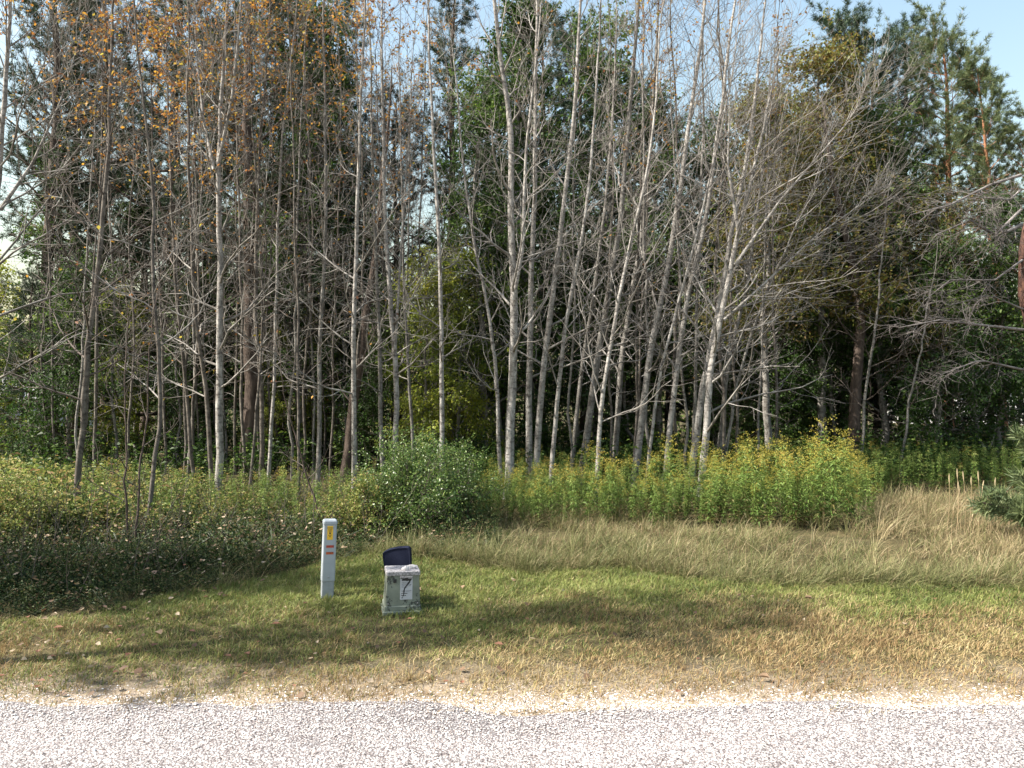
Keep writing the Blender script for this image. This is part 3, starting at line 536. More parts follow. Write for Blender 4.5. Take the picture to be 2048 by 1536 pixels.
LL = [
 ('green leafy tree against bright sky on the far left', 88, 19, 8.0, LG[1]),
 ('tall green leafy tree at top between orange leaves and the utility post line', 600, 19, 12.2, LG[0]), ('tall green leafy tree left of the strip of sky', 690, 22, 11.5, LG[1]),
 ('tall green leafy tree immediately right of the strip of sky', 965, 17.5, 8.9, LG[0]), ('tall green leafy tree behind the middle clump of trunks', 1080, 19, 12, LG[1]),
 ('green leafy tree behind the thick leaning grey trunks', 1200, 20.5, 11.6, LG[0]), ('green leafy tree behind the centre right leaning trunk', 1320, 20, 9.6, LG[1]),
 ('green leafy tree behind the top of the pale twin trunks', 1430, 21, 9.2, LG[0]), ('yellow green crown below the sky left of the rusty crown', 1540, 20, 9.9, LG[1]),
 ('golden green crown behind the upper fan of pale branches', 1545, 17.5, 8.6, LR[0]), ('rust and yellow crown in front of the dark pine at upper right', 1640, 18.5, 10.0, LR[0]), ('green leafy tree below the narrow dark pine top', 1765, 18.5, 8.5, LG[0]),
 ('brownish leafy tree beneath the airy right pine', 1880, 18, 6.6, LR[0]), ('green leafy tree filling the shade at the far right', 1985, 18, 6.4, LG[1]),
 ('dark green leafy tree behind the wide fan of branches', 1610, 21.5, 7.8, LG[0]), ('deep green leafy tree behind the rusty crown trunk', 1700, 23, 8.5, LG[1]),
 ('green leafy tree behind the stout pale left trunk', 440, 22, 8.5, LG[1]), ('green leafy tree behind the two dark saplings', 280, 21, 7.5, LG[0]),
 ('bushy yellow green small tree right of the black pine trunk', 535, 18.5, 3.6, LY[0]), ('bushy yellow green small tree glowing behind the utility post line', 640, 19.5, 4.2, LY[0]),
 ('bright yellow green small tree left of the lone birch', 845, 16.5, 4.6, LY[0]), ('bright yellow green small tree right of the lone birch', 925, 17, 4.9, LY[0]),
 ('green bushy small tree behind the round shrub', 780, 18, 4.2, LY[1]), ('green bushy small tree behind the middle clump of trunks', 1010, 19, 5.6, LY[1]),
 ('dark bushy small tree behind the leaning grey trunks', 1140, 19.5, 5.4, LY[1]), ('dark bushy small tree deep behind the centre right trunks', 1290, 19.5, 5.6, LY[1]),
 ('dark bushy small tree just behind the pale twin trunks', 1420, 19, 5.3, LY[1]), ('dark bushy small tree right of the pale twin trunks', 1560, 18.5, 5.6, LY[1]),
 ('dark bushy small tree behind the small forked bare tree', 1690, 19, 5.0, LY[1]), ('dark bushy small tree in the right hand shade', 1840, 17.8, 5.2, LY[1]),
 ('dark bushy small tree by the right picture edge', 1990, 17.5, 5.0, LY[1]), ('yellow green bushy small tree low on the far left edge', -20, 18, 4.8, LY[0]),
 ('green bushy small tree behind the forked slender left tree', 130, 17, 4.6, LY[1]), ('yellow green bushy small tree behind the two dark saplings', 235, 18.5, 4.3, LY[0]),
 ('green bushy small tree behind the grey tree with dark lower trunk', 345, 18, 4.6, LY[1]), ('green bushy small tree behind the stout pale left trunk', 445, 19.5, 4.6, LY[1]),
 ('large green tree outside the left picture edge, shading the verge', None, (-7.3, 4.1), 10.3, LH[0]), ('second large green tree outside the left picture edge', None, (-9.9, 5.6), 8.6, LG[0]),
]
for i, (lab, px, D, H, pr) in enumerate(LL):
    p = at(px, 800, D) if px is not None else np.array([D[0], D[1], 0]); H0 = 5 if pr in LY else 10; rz = rs(500 + i).uniform(0, 6.28)
    grp = 'small bushy trees inside the wood' if pr in LY else 'leafy trees behind the bare trees'
    if pr.name in seen: dup(pr, (p[0], p[1], 0), rz, H / H0, lab, grp)
    else: seen.add(pr.name); pr.location = (p[0], p[1], 0); pr.rotation_euler = (0, 0, rz); pr.scale = (H / H0,) * 3; pr['label'] = lab; pr['group'] = grp

# far woods: a mass beyond counting
r = rs(560); n = 90000; x = r.uniform(-34, 34, n); y = r.uniform(27, 38, n); top = 3.2 + 3.6 * fbm(x, y, 5, 91) + 1.5 * (x > 0); z = top * r.random(n) ** .8
k = vnoise(x + y, z, .8, 93) > .25; x, y, z = x[k], y[k], z[k]; n = len(x)
V, Q = leafquads(np.stack([x, y, z], -1), r.normal(0, 1, (n, 3)), r.uniform(.12, .22, n), r.uniform(.1, .16, n), r); mb = MB(); mb.add(V, Q, None, np.repeat(np.clip(vnoise(x, z, 2, 95) * .6 + r.random(n) * .5, 0, 1), 4))
s_ = 90; X = r.uniform(-33, 33, s_); Y = r.uniform(28, 37, s_); zz_ = np.linspace(-.1, 6, 5); Pt = np.stack([X[:, None] + zz_ * r.normal(0, .03, (s_, 1)), np.repeat(Y[:, None], 5, 1), np.repeat(zz_[None], s_, 0)], -1); mb.add(*sweep(Pt, np.full((s_, 5), .05), 5), rnd=0.0)
tag(link('far_woods', mb.mesh('far_woods', M['green'])), 'distant green woodland seen low between the trunks', 'woodland', kind='stuff')

# dead-branched red pine at the right edge
def edge_pine():
    r = rs(88); P, rr = trunk_poly([(2092, 960), (2068, 700), (2045, 600), (2056, 470), (2100, 300), (2200, 0)], 14, 10, 30, r); base = P[0].copy(); base[2] = 0
    t = thing('pine_tree', 'red barked pine at the right edge with grey dead branches reaching left', 'pine tree', tuple(base)); P = P - base
    mb = MB(); mb.add(*sweep(P[None], rr[None], 10)); link('trunk', mb.mesh('trunk', M['redbark'], True), t)
    def limb(pts, w0, dy):
        W = np.array([at(a, b, 14 + d) for a, b, d in pts]) - base; s = np.linspace(0, 1, 10); u = np.linspace(0, 1, len(W))
        return np.stack([np.interp(s, u, W[:, i]) for i in range(3)], -1), w0 * (1 - .75 * s)
    L = [limb([(2050, 660, 0), (1960, 650, -.6), (1880, 640, -1), (1800, 655, -1.2)], .03, 0), limb([(2048, 740, 0), (1960, 720, -.4), (1880, 750, -.8)], .025, 0),
         limb([(2042, 420, 0), (1990, 470, -.3), (1940, 440, -.6), (1870, 470, -1)], .03, 0), limb([(2042, 350, 0), (1980, 370, -.4), (1900, 410, -1), (1820, 430, -1.2)], .03, 0),
         limb([(2045, 520, 0), (1990, 560, -.4), (1900, 560, -.8), (1850, 600, -1)], .022, 0), limb([(2043, 450, 0), (2010, 465, -.3), (1990, 458, -.5)], .04, 0), limb([(2041, 380, 0), (2020, 400, -.9), (1960, 395, -1.6)], .025, 0), limb([(2050, 620, 0), (1980, 590, -.5), (1900, 610, -.9)], .02, 0)]
    PP = np.stack([l[0] for l in L]); RR = np.stack([l[1] for l in L])
    B2 = grow(PP, RR, 14, .2, 1, .75, .8, -.2, 6, r, .25, (-.2, 0, 0), .5, .01, .004); B3 = grow(B2[0], B2[1], 8, .1, 1, .35, .9, -.1, 5, r, .3, (0, 0, 0), .6, .005, .0032)
    mb = MB(); mb.add(*sweep(PP, RR, 5)); mb.add(*sweep(*B2, 3)); mb.add(*sweep(*B3, 3)); link('dead_branches', mb.mesh('dead_branches', M['deadtwig'], True), t)
edge_pine()

# ------------------------------------------------------------------ goldenrods
def goldenrod(seed, H=1.0, brown=False):
    r = rs(seed); K = 8; s = np.linspace(0, 1, K); P = np.stack([np.cumsum(r.normal(0, .012, K)), np.cumsum(r.normal(0, .012, K)), s * H], -1)[None]; P[0, :, :2] -= P[0, 0, :2]
    Rr = (.005 * (1 - .6 * s))[None]; mb = MB(); mb.add(*sweep(P, Rr, 4), rnd=.15)
    n = 95; t = np.sort(r.uniform(.12, .93, n))[None]; p, T, _ = samp(P, t); p = p[0]; az = np.arange(n) * 2.4 + r.normal(0, .3, n)
    el = r.uniform(.1, .9, n); D = np.stack([np.cos(az), np.sin(az), el], -1); l = .12 * (1.1 - .45 * t[0]) * r.uniform(.7, 1.2, n)
    V, Q = leafquads(p, D, l, l * .17 + .003, r, droop=.9); mb.add(V, Q, None, np.repeat(np.clip(t[0] * .7 + r.normal(.1, .15, n), 0, 1), 4))
    stem = mb.mesh('leafy_stem', M['grod_leaf'])
    Bz = grow(P, Rr, 14, .80, 1, .16, 1.0, -.9, 5, r, .1, (.1, 0, 0), .5, .003, .002); p, T = along(Bz[0], 15, r, .15, .007); n = len(p)
    V, Q = leafquads(p, T + r.normal(0, .8, (n, 3)) + np.array([0, 0, .7]), r.uniform(.010, .018, n), r.uniform(.008, .014, n), r)
    mb = MB(); mb.add(V, Q, None, np.repeat(np.clip((.85 if brown else .35) + r.normal(0, .25, n), 0, 1), 4)); plume = mb.mesh('flower_plume', M['grod_flower'])
    return stem, plume
GR = [goldenrod(600 + k, 1.0, k == 4) for k in range(5)]
def bake(mb, me, pos, rz, sc):
    n = len(me.vertices); co = np.empty(n * 3, np.float32); me.vertices.foreach_get('co', co); co = co.reshape(-1, 3)
    rn = np.empty(n, np.float32); me.attributes['rnd'].data.foreach_get('value', rn)
    lt = np.empty(len(me.polygons), np.int32); me.polygons.foreach_get('loop_total', lt); vi = np.empty(len(me.loops), np.int32); me.loops.foreach_get('vertex_index', vi)
    assert (lt == 4).all(); q = vi.reshape(-1, 4); c, s = np.cos(rz)[:, None], np.sin(rz)[:, None]; m = len(pos)
    X = (co[None, :, 0] * c - co[None, :, 1] * s) * sc[:, None] + pos[:, 0:1]; Y = (co[None, :, 0] * s + co[None, :, 1] * c) * sc[:, None] + pos[:, 1:2]; Z = co[None, :, 2] * sc[:, None] + pos[:, 2:3]
    off = rs(m).normal(0, .12, m)[:, None]
    mb.add(np.stack([X, Y, Z], -1).reshape(-1, 3), (q[None] + (np.arange(m) * n)[:, None, None]).reshape(-1, 4), None, np.clip(rn[None] + off, 0, 1).ravel())
# front rows: individuals
r = rs(71); cnt = 0
def topy(px): return np.interp(px, [960, 1000, 1100, 1150, 1250, 1330, 1400, 1450, 1500, 1560, 1620, 1690, 1735, 1760], [960, 945, 935, 925, 930, 915, 895, 900, 900, 905, 900, 885, 930, 985])
for k in range(260):
    px = 955 + 790 * ((k * .618034) % 1) + r.normal(0, 4); D = 10.2 + 1.9 * r.random() ** 1.2 - .25 * (1500 < px < 1740)
    p = at(px, 1000, D); H = max(.45, at(px, topy(px) + (r.normal(34, 34) if r.random() < .85 else r.uniform(-14, 8)), D)[2]); st_, pl_ = GR[int(r.integers(0, 5)) if r.random() < .5 else int(r.integers(0, 4))]
    side = 'left' if px < 1230 else ('middle' if px < 1500 else 'right')
    lab = {'left': 'goldenrod stalk in the thinner left part of the sunlit patch', 'middle': 'goldenrod stalk in the middle of the sunlit patch below the leaning trunks', 'right': 'goldenrod stalk in the tall right part of the sunlit patch'}[side]
    o = thing('goldenrod', lab, 'goldenrod', (p[0], p[1], float(gz(p[0], p[1])) - .01), 'goldenrods in the ' + side + ' of the sunlit patch', r.uniform(0, 6.28), H)
    o.rotation_euler[0] = r.normal(0, .09); o.rotation_euler[1] = r.normal(.03, .11)
    link('leafy_stem', st_, o); link('flower_plume', pl_, o)
# meadow behind: stuff
def scatter(n, f, seed):
    r = rs(seed); return f(r, n)
ms, mp_ = MB(), MB()
for k in range(5):
    r = rs(640 + k); px = np.concatenate([r.uniform(960, 1760, 110), r.uniform(1480, 2300, 150), r.uniform(-80, 760, 45)]); D = np.concatenate([r.uniform(12.2, 18, 110), r.uniform(13.2, 19, 150), r.uniform(9.5, 14, 45)])
    px = np.concatenate([px, 955 + 780 * r.random(60)]); D = np.concatenate([D, r.uniform(10.2, 12, 60)])
    x = (px - 1024) / F * D; pos = np.stack([x, D, gz(x, D) - .01], -1); sc = r.uniform(.62, 1.0, len(x)); sc[:110] *= .72; sc[110:260] *= .85; sc[260:305] *= .75; sc[-60:] *= .68; rz = r.uniform(0, 6.28, len(x))
    bake(ms, GR[k][0], pos, rz, sc); kk = r.random(len(x)) < np.where(px > 1780, .04, .15); bake(mp_, GR[k][1], pos[kk], rz[kk], sc[kk])
mo = link('goldenrod_meadow', ms.mesh('goldenrod_meadow', M['grod_leaf'])); tag(mo, 'shaded mass of goldenrods under and beyond the trees', 'goldenrods', kind='stuff')
link('flower_plumes', mp_.mesh('flower_plumes', M['grod_flower']), mo)

# ------------------------------------------------------------------ leafy weeds and ground cover on the left
def weed(seed, H, n, ls, spread, mat='weed'):
    r = rs(seed); S_ = 4; a = r.uniform(0, 6.28, S_); s = np.linspace(0, 1, 6)
    P = np.stack([np.stack([np.cos(a[i]) * s * spread * r.random(), np.sin(a[i]) * s * spread * r.random(), s * H * r.uniform(.6, 1)], -1) for i in range(S_)])
    mb = MB(); mb.add(*sweep(P, np.full((S_, 6), .003), 4), rnd=.0); p, T = along(P, n // S_, r, .2, .02); m = len(p)
    D = r.normal(0, 1, (m, 3)); D[:, 2] = np.abs(D[:, 2]) * .4; V, Q = leafquads(p, D, r.uniform(.6, 1.3, m) * ls, r.uniform(.35, .7, m) * ls, r, droop=.6); mb.add(V, Q, None, np.repeat(r.random(m), 4))
    return mb.mesh('weed_proto', M[mat])
WD = [weed(650 + k, .5, 60, .055, .25) for k in range(4)]; WS = [weed(655 + k, .42, 90, .032, .3, 'cover') for k in range(4)]; LO = [weed(660 + k, .15, 46, .027, .3, 'cover') for k in range(3)]
mw = MB()
for k in range(4):
    r = rs(680 + k); n = 430; px = r.uniform(-750, 900, n); D = r.uniform(8.2, 14.5, n); lim = np.interp(px, [-300, 0, 300, 600, 750, 900], [8.0, 8.0, 8.8, 9.6, 9.4, 10.2]); kp = D > lim; px, D = px[kp], D[kp]
    x = (px - 1024) / F * D; hh = np.interp(px, [-300, 100, 450, 700, 900], [1.5, 1.25, .75, .6, .8]) * np.clip((D - lim[kp]) / 1.2 + .4, .4, 1)
    bake(mw, WD[k], np.stack([x, D, gz(x, D)], -1), r.uniform(0, 6.28, len(x)), hh * r.uniform(.6, 1.3, len(x)))
tag(link('weeds', mw.mesh('weeds', M['weed'])), 'sunlit yellow and green weeds between the left trunks', 'weeds', kind='stuff')
mw = MB()
for k in range(3):
    r = rs(690 + k); n = 1200; px = r.uniform(-800, 960, n); D = r.uniform(5.9, 10.5, n); x = (px - 1024) / F * D; kp = D > yb(x) + .03; x, D = x[kp], D[kp]
    bake(mw, LO[k], np.stack([x, D, gz(x, D)], -1), r.uniform(0, 6.28, len(x)), r.uniform(.6, 1.4, len(x)) * np.clip((D - yb(x)) * .8 + .55, 0, 1.3))
tag(link('ground_cover', mw.mesh('ground_cover', M['cover'])), 'low leafy ground cover on the shaded left bank', 'ground cover', kind='stuff')
mw = MB()
for k in range(4):
    r = rs(720 + k); n = 560; px = r.uniform(-800, 1000, n); D = r.uniform(6.0, 10.2, n); x = (px - 1024) / F * D; kp = (D > yb(x) + .12) & (fbm(x, D, .9, 44) > .42); x, D = x[kp], D[kp]
    bake(mw, WS[k], np.stack([x, D, gz(x, D)], -1), r.uniform(0, 6.28, len(x)), r.uniform(.35, 1.1, len(x)) * np.clip((D - yb(x)) * .5 + .32, 0, .95))
tag(link('brush', mw.mesh('brush', M['cover'])), 'tangled knee high brush on the shaded left bank', 'brush', kind='stuff')
r = rs(731); n = 560; px = r.uniform(-800, 760, n); D = r.uniform(6.3, 13, n); x = (px - 1024) / F * D; kp = D > yb(x) + .2; x, D = x[kp], D[kp]; n = len(x); u = np.linspace(0, 1, 6)
hh = r.uniform(.3, .95, n)[:, None]; P = np.stack([x[:, None] + hh * u * r.normal(0, .3, (n, 1)) + .03 * np.sin(u * 4 + x[:, None]), D[:, None] + hh * u * r.normal(0, .3, (n, 1)), gz(x, D)[:, None] + hh * u], -1); Rr = np.repeat((.0035 * (1 - .6 * u))[None], n, 0)
P2, R2 = grow(P, Rr, 4, .3, .95, .2, .6, .2, 4, r, .15, (0, 0, 0), .6, .002, .0015); mb = MB(); mb.add(*sweep(P, Rr, 4)); mb.add(*sweep(P2, R2, 3))
tag(link('dead_stems', mb.mesh('dead_stems', M['twigbrown'])), 'bare brown stems sticking out of the left bank brush', 'dead stems', kind='stuff')
# lawn weeds
mw = MB()
for k in range(3):
    r = rs(740 + k); x, y = frustum_pts(130, 4.5, 8, r); kp = y < yb(x) - .1; x, y = x[kp], y[kp]; bake(mw, LO[k], np.stack([x, y, gz(x, y)], -1), r.uniform(0, 6.28, len(x)), r.uniform(.15, .42, len(x)))
tag(link('lawn_weeds', mw.mesh('lawn_weeds', M['cover'])), 'small broad leaved weeds in the mown verge', 'lawn weeds', kind='stuff')
# forest-floor undergrowth
mw = MB()
for k in range(4):
    r = rs(695 + k); n = 260; D = r.uniform(14, 26, n); x = r.uniform(-.75, .75, n) * D
    bake(mw, WD[k], np.stack([x, D, gz(x, D)], -1), r.uniform(0, 6.28, n), r.uniform(.9, 2.2, n))
tag(link('undergrowth', mw.mesh('undergrowth', M['green'])), 'low green undergrowth on the woodland floor', 'undergrowth', kind='stuff')

# ------------------------------------------------------------------ shrub
def shrub(name, label, loc, H, Wd, seed, n1=40, nl=16, ls=.032, leaf='shrub'):
    r = rs(seed); t = thing(name, label, 'shrub', loc); N = n1; az = r.uniform(0, 6.28, N); out = r.uniform(.1, 1, N) ** .7; s = np.linspace(0, 1, 8)
    R0 = Wd / 2 * out * r.uniform(.7, 1.25, N); hh = H * np.sqrt(np.clip(1.08 - out ** 2 * .75, .1, 1)) * r.uniform(.55, 1.22, N)
    P = np.stack([np.cos(az)[:, None] * R0[:, None] * s ** 1.1, np.sin(az)[:, None] * R0[:, None] * s ** 1.1, hh[:, None] * (s * 1.35 - .35 * s ** 2.2)], -1); Rr = np.repeat((.008 * (1 - .8 * s))[None], N, 0)
    B2 = grow(P, Rr, 9, .2, 1, H * .33, .9, -.1, 5, r, .2, (0, 0, 0), .5, .004, .002); B3 = grow(B2[0], B2[1], 4, .2, 1, H * .15, .8, 0, 4, r, .2, (0, 0, 0), .5, .003, .0015)
    mb = MB(); mb.add(*sweep(P, Rr, 4)); mb.add(*sweep(*B2, 3)); link('stems', mb.mesh('stems', M['twigbrown'], True), t)
    p, T = along(B3[0], nl, r, .05, .025); p[:, 2] = np.maximum(p[:, 2], .02); n = len(p); V, Q = leafquads(p, T + r.normal(0, .9, (n, 3)), r.uniform(.6, 1.3, n) * ls, r.uniform(.4, .8, n) * ls, r)
    mb = MB(); mb.add(V, Q, None, np.repeat(np.clip(r.normal(.45, .3, n), 0, 1), 4)); link('leaves', mb.mesh('leaves', M[leaf]), t)
    return t
p = at(828, 1000, 9.6); shrub('shrub', 'largest dark green leafy shrub behind the blue cushion and box', (p[0], p[1], 0), 1.02, 1.7, 801, n1=44, nl=11)
p = at(735, 1000, 9.4); shrub('shrub', 'lower pale leaved shrub between utility post and the round dark shrub', (p[0], p[1], 0), .62, 1.1, 802, n1=30, nl=8, leaf='weed')
p = at(930, 1000, 10.2); shrub('shrub', 'arching shrub with twigs where the goldenrods begin', (p[0], p[1], 0), .85, 1.1, 803, n1=24, nl=9)
p = at(15, 1000, 8.6); shrub('shrub', 'dense leafy shrub at the left edge on the bank', (p[0], p[1], 0), .8, 1.3, 804, n1=34, nl=9, leaf='weed')

# pine sapling at right edge
def young_pine():
    p = at(2095, 1050, 8.8); t = pine('young_pine', 'blue green young pine poking in at the right edge above the dry grass', 1.45, 831, 'scots', 'pinebark', zt=.1, Lm=.75, n1=26, tufts=5, rad=.02, dead=False)
    t['category'] = 'young pine'; del t['group']; t.location = (p[0], p[1], 0)
young_pine()

# dry seed stalks
r = rs(841)
for k, (bx, by, tx, ty) in enumerate([(1892, 1060, 1898, 955), (1912, 1060, 1914, 945), (1920, 1055, 1918, 975), (1929, 1050, 1926, 950), (1936, 1060, 1942, 960), (1955, 1058, 1956, 950), (1940, 1065, 1966, 968), (1925, 1070, 1945, 1030), (1978, 1060, 1990, 962), (1988, 1070, 2004, 1003), (1975, 1070, 1975, 997), (1910, 1075, 1916, 970)]):
    D = 9.6 + r.normal(0, .2); a = at(bx, by, D); b = at(tx, ty, D); a[2] = 0; s = np.linspace(0, 1, 6)[:, None]; P = (a + (b - a) * s - a); P[:, 0] += .02 * np.sin(s[:, 0] * 3)
    mb = MB(); mb.add(*sweep(P[None], np.full((1, 6), .0028), 4), rnd=.6, dry=1.0); q = P[-1] + (P[-1] - P[-2]) * np.linspace(-.5, .35, 5)[:, None]
    mb.add(*sweep(q[None], np.array([[.003, .008, .009, .007, .001]]), 5), rnd=.9, dry=1.0)
    tag(link('seed_stalk', mb.mesh('seed_stalk', M['tall']), None, tuple(a)), 'tall dry seed stalk in the tan grass at the right' if k < 9 else 'shorter dry seed stalk in the tan grass at the right', 'grass stalk', 'tall dry seed stalks' if k < 9 else 'shorter dry seed stalks')

# ------------------------------------------------------------------ fallen leaves
def litter_mesh(P, r, ls):
    n = len(P); a = r.uniform(0, 6.28, n); D = np.stack([np.cos(a), np.sin(a), r.normal(0.1, .25, n)], -1)
    N = nz(np.stack([r.normal(0, .35, n), r.normal(0, .35, n), np.ones(n)], -1)); W = nz(np.cross(D, N)); l = (ls * r.uniform(.6, 1.2, n))[:, None]; cu = r.uniform(-.1, .35, n)[:, None] * l * N
    pts = [P, P + D * l * .3 + W * l * .36 + cu, P + D * l * .65 + W * l * .3 + cu, P + D * l + cu * .4, P + D * l * .65 - W * l * .3 + cu, P + D * l * .3 - W * l * .36 + cu, P + D * l * .5]
    V = np.stack(pts, 1).reshape(-1, 3); b = (np.arange(n) * 7)[:, None]
    T = np.concatenate([b + np.array([[6, i, (i + 1) % 6]]) for i in range(6)]); return V, T
r = rs(851); mb = MB(); n = 1500; px = r.uniform(-350, 900, n); D = r.uniform(5.8, 9.8, n); x = (px - 1024) / F * D; k = (D > yb(x) - .05 - r.exponential(.15, n)) & ((D > yb(x) + .2) | (r.random(n) < .35)); x, D = x[k], D[k]
V, T = litter_mesh(np.stack([x, D, gz(x, D) + .02 + r.random(len(x)) * np.clip((D - yb(x)) * .5, .03, .34)], -1), r, .046); mb.add(V, None, T, np.repeat(np.clip(r.normal(.5, .25, len(x)), 0, 1), 7))
tag(link('leaf_litter', mb.mesh('leaf_litter', M['litter'])), 'tan and brown leaf litter caught on the left bank', 'leaf litter', kind='stuff')
LV = []
for k in range(6):
    r = rs(860 + k); V, T = litter_mesh(np.zeros((1, 3)), r, .075); mb = MB(); mb.add(V, None, T, [.05, .3, .55, .75, .98, .15][k]); LV.append(mb.mesh('fallen_leaf', M['litter']))
KN = ['dark brown', 'brown', 'tan', 'pale tan', 'reddish brown', 'dark brown']
r = rs(870)
spots = [(293, 1360), (305, 1368), (320, 1377), (338, 1365), (175, 1345), (238, 1347), (378, 1350), (312, 1385), (775, 1378), (857, 1392), (1883, 1368), (1388, 1396), (1040, 1358), (65, 1322), (170, 1320), (540, 1392), (590, 1383)] + \
        [(r.uniform(0, 1000) * (1 if r.random() < .7 else 1.9), r.uniform(1150, 1400)) for _ in range(190)]
for k, (px, py) in enumerate(spots):
    g = gnd(px, py)
    if g[1] > yb(g[0]): continue
    c = 3 if k in (1, 2, 4, 10, 11) else int(r.integers(0, 6)); zone = 'left' if px < 620 else ('middle' if px < 1200 else 'right')
    wh = {'left': 'lying on the verge left of the utility post', 'middle': 'lying on the verge below or beside the green box', 'right': 'lying on the right half of the verge'}[zone]
    o = link('fallen_leaf', LV[c], None, (g[0], g[1], float(gz(g[0], g[1])) + .03), r.uniform(0, 6.28), r.uniform(.5, 1.1) * (.9 if py < 1300 else .8))
    tag(o, f'{KN[c]} fallen leaf {wh}', 'fallen leaf', f'{KN[c]} fallen leaves {zone} on the verge')

# ------------------------------------------------------------------ box helpers for the street objects
def pbox(mb, x0, x1, y0, y1, z0, z1, tx=0, ty=0, bev=0):
    V = np.array([[x0, y0, z0], [x1, y0, z0], [x1, y1, z0], [x0, y1, z0], [x0 + tx, y0 + ty, z1], [x1 - tx, y0 + ty, z1], [x1 - tx, y1 - ty, z1], [x0 + tx, y1 - ty, z1]])
    mb.add(V, [[0, 3, 2, 1], [4, 5, 6, 7], [0, 1, 5, 4], [1, 2, 6, 5], [2, 3, 7, 6], [3, 0, 4, 7]])
def rprism(mb, w_, d_, zs, rc=.012, seg=4, cap=True):
    # rounded-rectangle loft; zs = [(z, inset)]
    rings = []
    for z, ins in zs:
        hw, hd, rr0 = w_ / 2 - ins, d_ / 2 - ins, max(.002, rc - ins * .3)
        pts = []
        for cx, cy, a0 in ((hw - rr0, hd - rr0, 0), (-hw + rr0, hd - rr0, 90), (-hw + rr0, -hd + rr0, 180), (hw - rr0, -hd + rr0, 270)):
            for i in range(seg + 1): a = R(a0 + 90 * i / seg); pts.append((cx + rr0 * math.cos(a), cy + rr0 * math.sin(a), z))
        rings.append(pts)
    m = len(rings[0]); V = np.array(rings).reshape(-1, 3); i = np.arange(m)
    Q = np.concatenate([np.stack([k * m + i, k * m + (i + 1) % m, (k + 1) * m + (i + 1) % m, (k + 1) * m + i], -1) for k in range(len(rings) - 1)])
    c = len(V); V = np.vstack([V, [[0, 0, zs[-1][0]]]]); T = np.stack([(len(rings) - 1) * m + i, (len(rings) - 1) * m + (i + 1) % m, np.full(m, c)], -1)
    mb.add(V, Q, T)
def bevel(o, wd=.004, seg=2):
    b = o.modifiers.new('bevel', 'BEVEL'); b.width = wd; b.segments = seg; b.limit_method = 'ANGLE'; b.angle_limit = R(35)
def text_mesh(s, size, mat, spacing=1.0, bold=0.0):
    cu = bpy.data.curves.new('txt', 'FONT'); cu.body = s; cu.size = size; cu.align_x = 'CENTER'; cu.align_y = 'CENTER'; cu.extrude = .0003; cu.offset = bold; cu.resolution_u = 3
    o = bpy.data.objects.new('txt', cu); COL.objects.link(o); dg = bpy.context.evaluated_depsgraph_get(); me = bpy.data.meshes.new_from_object(o.evaluated_get(dg)); bpy.data.objects.remove(o); me.materials.clear(); me.materials.append(mat); return me
def front(o, parent, x, y, z, tilt=0): o.parent = parent; o.location = (x, y, z); o.rotation_euler = (R(90) - tilt, 0, 0)

# utility post ------------------------------------------------------
M['post'] = plain('pale_grey_plastic', (.30, .335, .37), .5, .05, 14, .15)
M['postlow'] = plain('grey_weathered_plastic', (.24, .265, .285), .7, .10, 22, .2)
M['yel'] = plain('yellow_sticker', (.72, .44, .03), .4, .06, 60)
M['red'] = plain('red_sticker', (.55, .06, .03), .4, .1, 60)
M['blk'] = plain('black_print', (.015, .015, .018), .5, .0, 20)
M['wht'] = plain('white_paper', (.40, .415, .45), .6, .05, 40)
M['cream'] = plain('orange_print', (.85, .40, .18), .5, .0, 20)
p = gnd(651, 1199); PH = at(651, 1041, p[1])[2]; PWd = 24.5 / F * p[1]
t = thing('utility_post', 'slim pale grey plastic utility post with yellow and red stickers', 'utility post', (p[0], p[1] + PWd / 2, 0))
mb = MB(); rprism(mb, PWd * 1.0, PWd * .9, [(-.05, 0), (.155, 0)], .010); link('base', mb.mesh('base', M['postlow'], False), t)
mb = MB(); rprism(mb, PWd * 1.07, PWd * .98, [(.150, 0), (.158, -.001), (PH - .035, 0)], .012); link('sleeve', mb.mesh('sleeve', M['post'], False), t)
mb = MB(); rprism(mb, PWd * 1.13, PWd * 1.05, [(PH - .038, 0), (PH - .034, -.001), (PH - .014, 0), (PH - .005, .005), (PH, .014)], .014); link('cap', mb.mesh('cap', M['post'], False), t)
t.rotation_euler = (R(-1), R(2.1), R(18))
fy = -PWd * .49
def sticker(x, z, w_, h_, mat, name, dy=.0012):
    mb = MB(); pbox(mb, -w_ / 2, w_ / 2, -dy, .001, -h_ / 2, h_ / 2); o = link(name, mb.mesh(name, mat), t); o.location = (x, fy, z); return o
mb = MB(); rprism(mb, .012, .012, [(0, 0), (.003, 0), (.0045, .002)], .0058, 3); o = link('bolt', mb.mesh('bolt', M['postlow']), t); o.location = (0, fy - .003, .185); o.rotation_euler = (R(90), 0, 0)
ys_ = sticker(0, PH - .108, .048, .116, M['yel'], 'warning_sticker')
def onto(st_, s, x, z, size, mat, bold=.0, dy=-.0016):
    o = link('lettering', text_mesh(s, size, mat, bold=bold), st_); o.location = (x, dy, z); o.rotation_euler = (R(90), 0, 0); return o
onto(ys_, 'WARNING', 0, .041, .0105, M['blk'], .0004); onto(ys_, 'BURIED', 0, .026, .0095, M['blk'], .0003); onto(ys_, 'CABLE', 0, .015, .0095, M['blk'], .0003)
mb = MB(); mb.add([[-.011, -.0018, .004], [.011, -.0018, .004], [.005, -.0018, -.009], [-.005, -.0018, -.009]], [[3, 2, 1, 0]]); link('emblem', mb.mesh('emblem', M['blk']), ys_)
onto(ys_, 'BEFORE', 0, -.019, .0085, M['blk'], .0003); onto(ys_, 'DIG', 0, -.031, .0095, M['blk'], .0004)
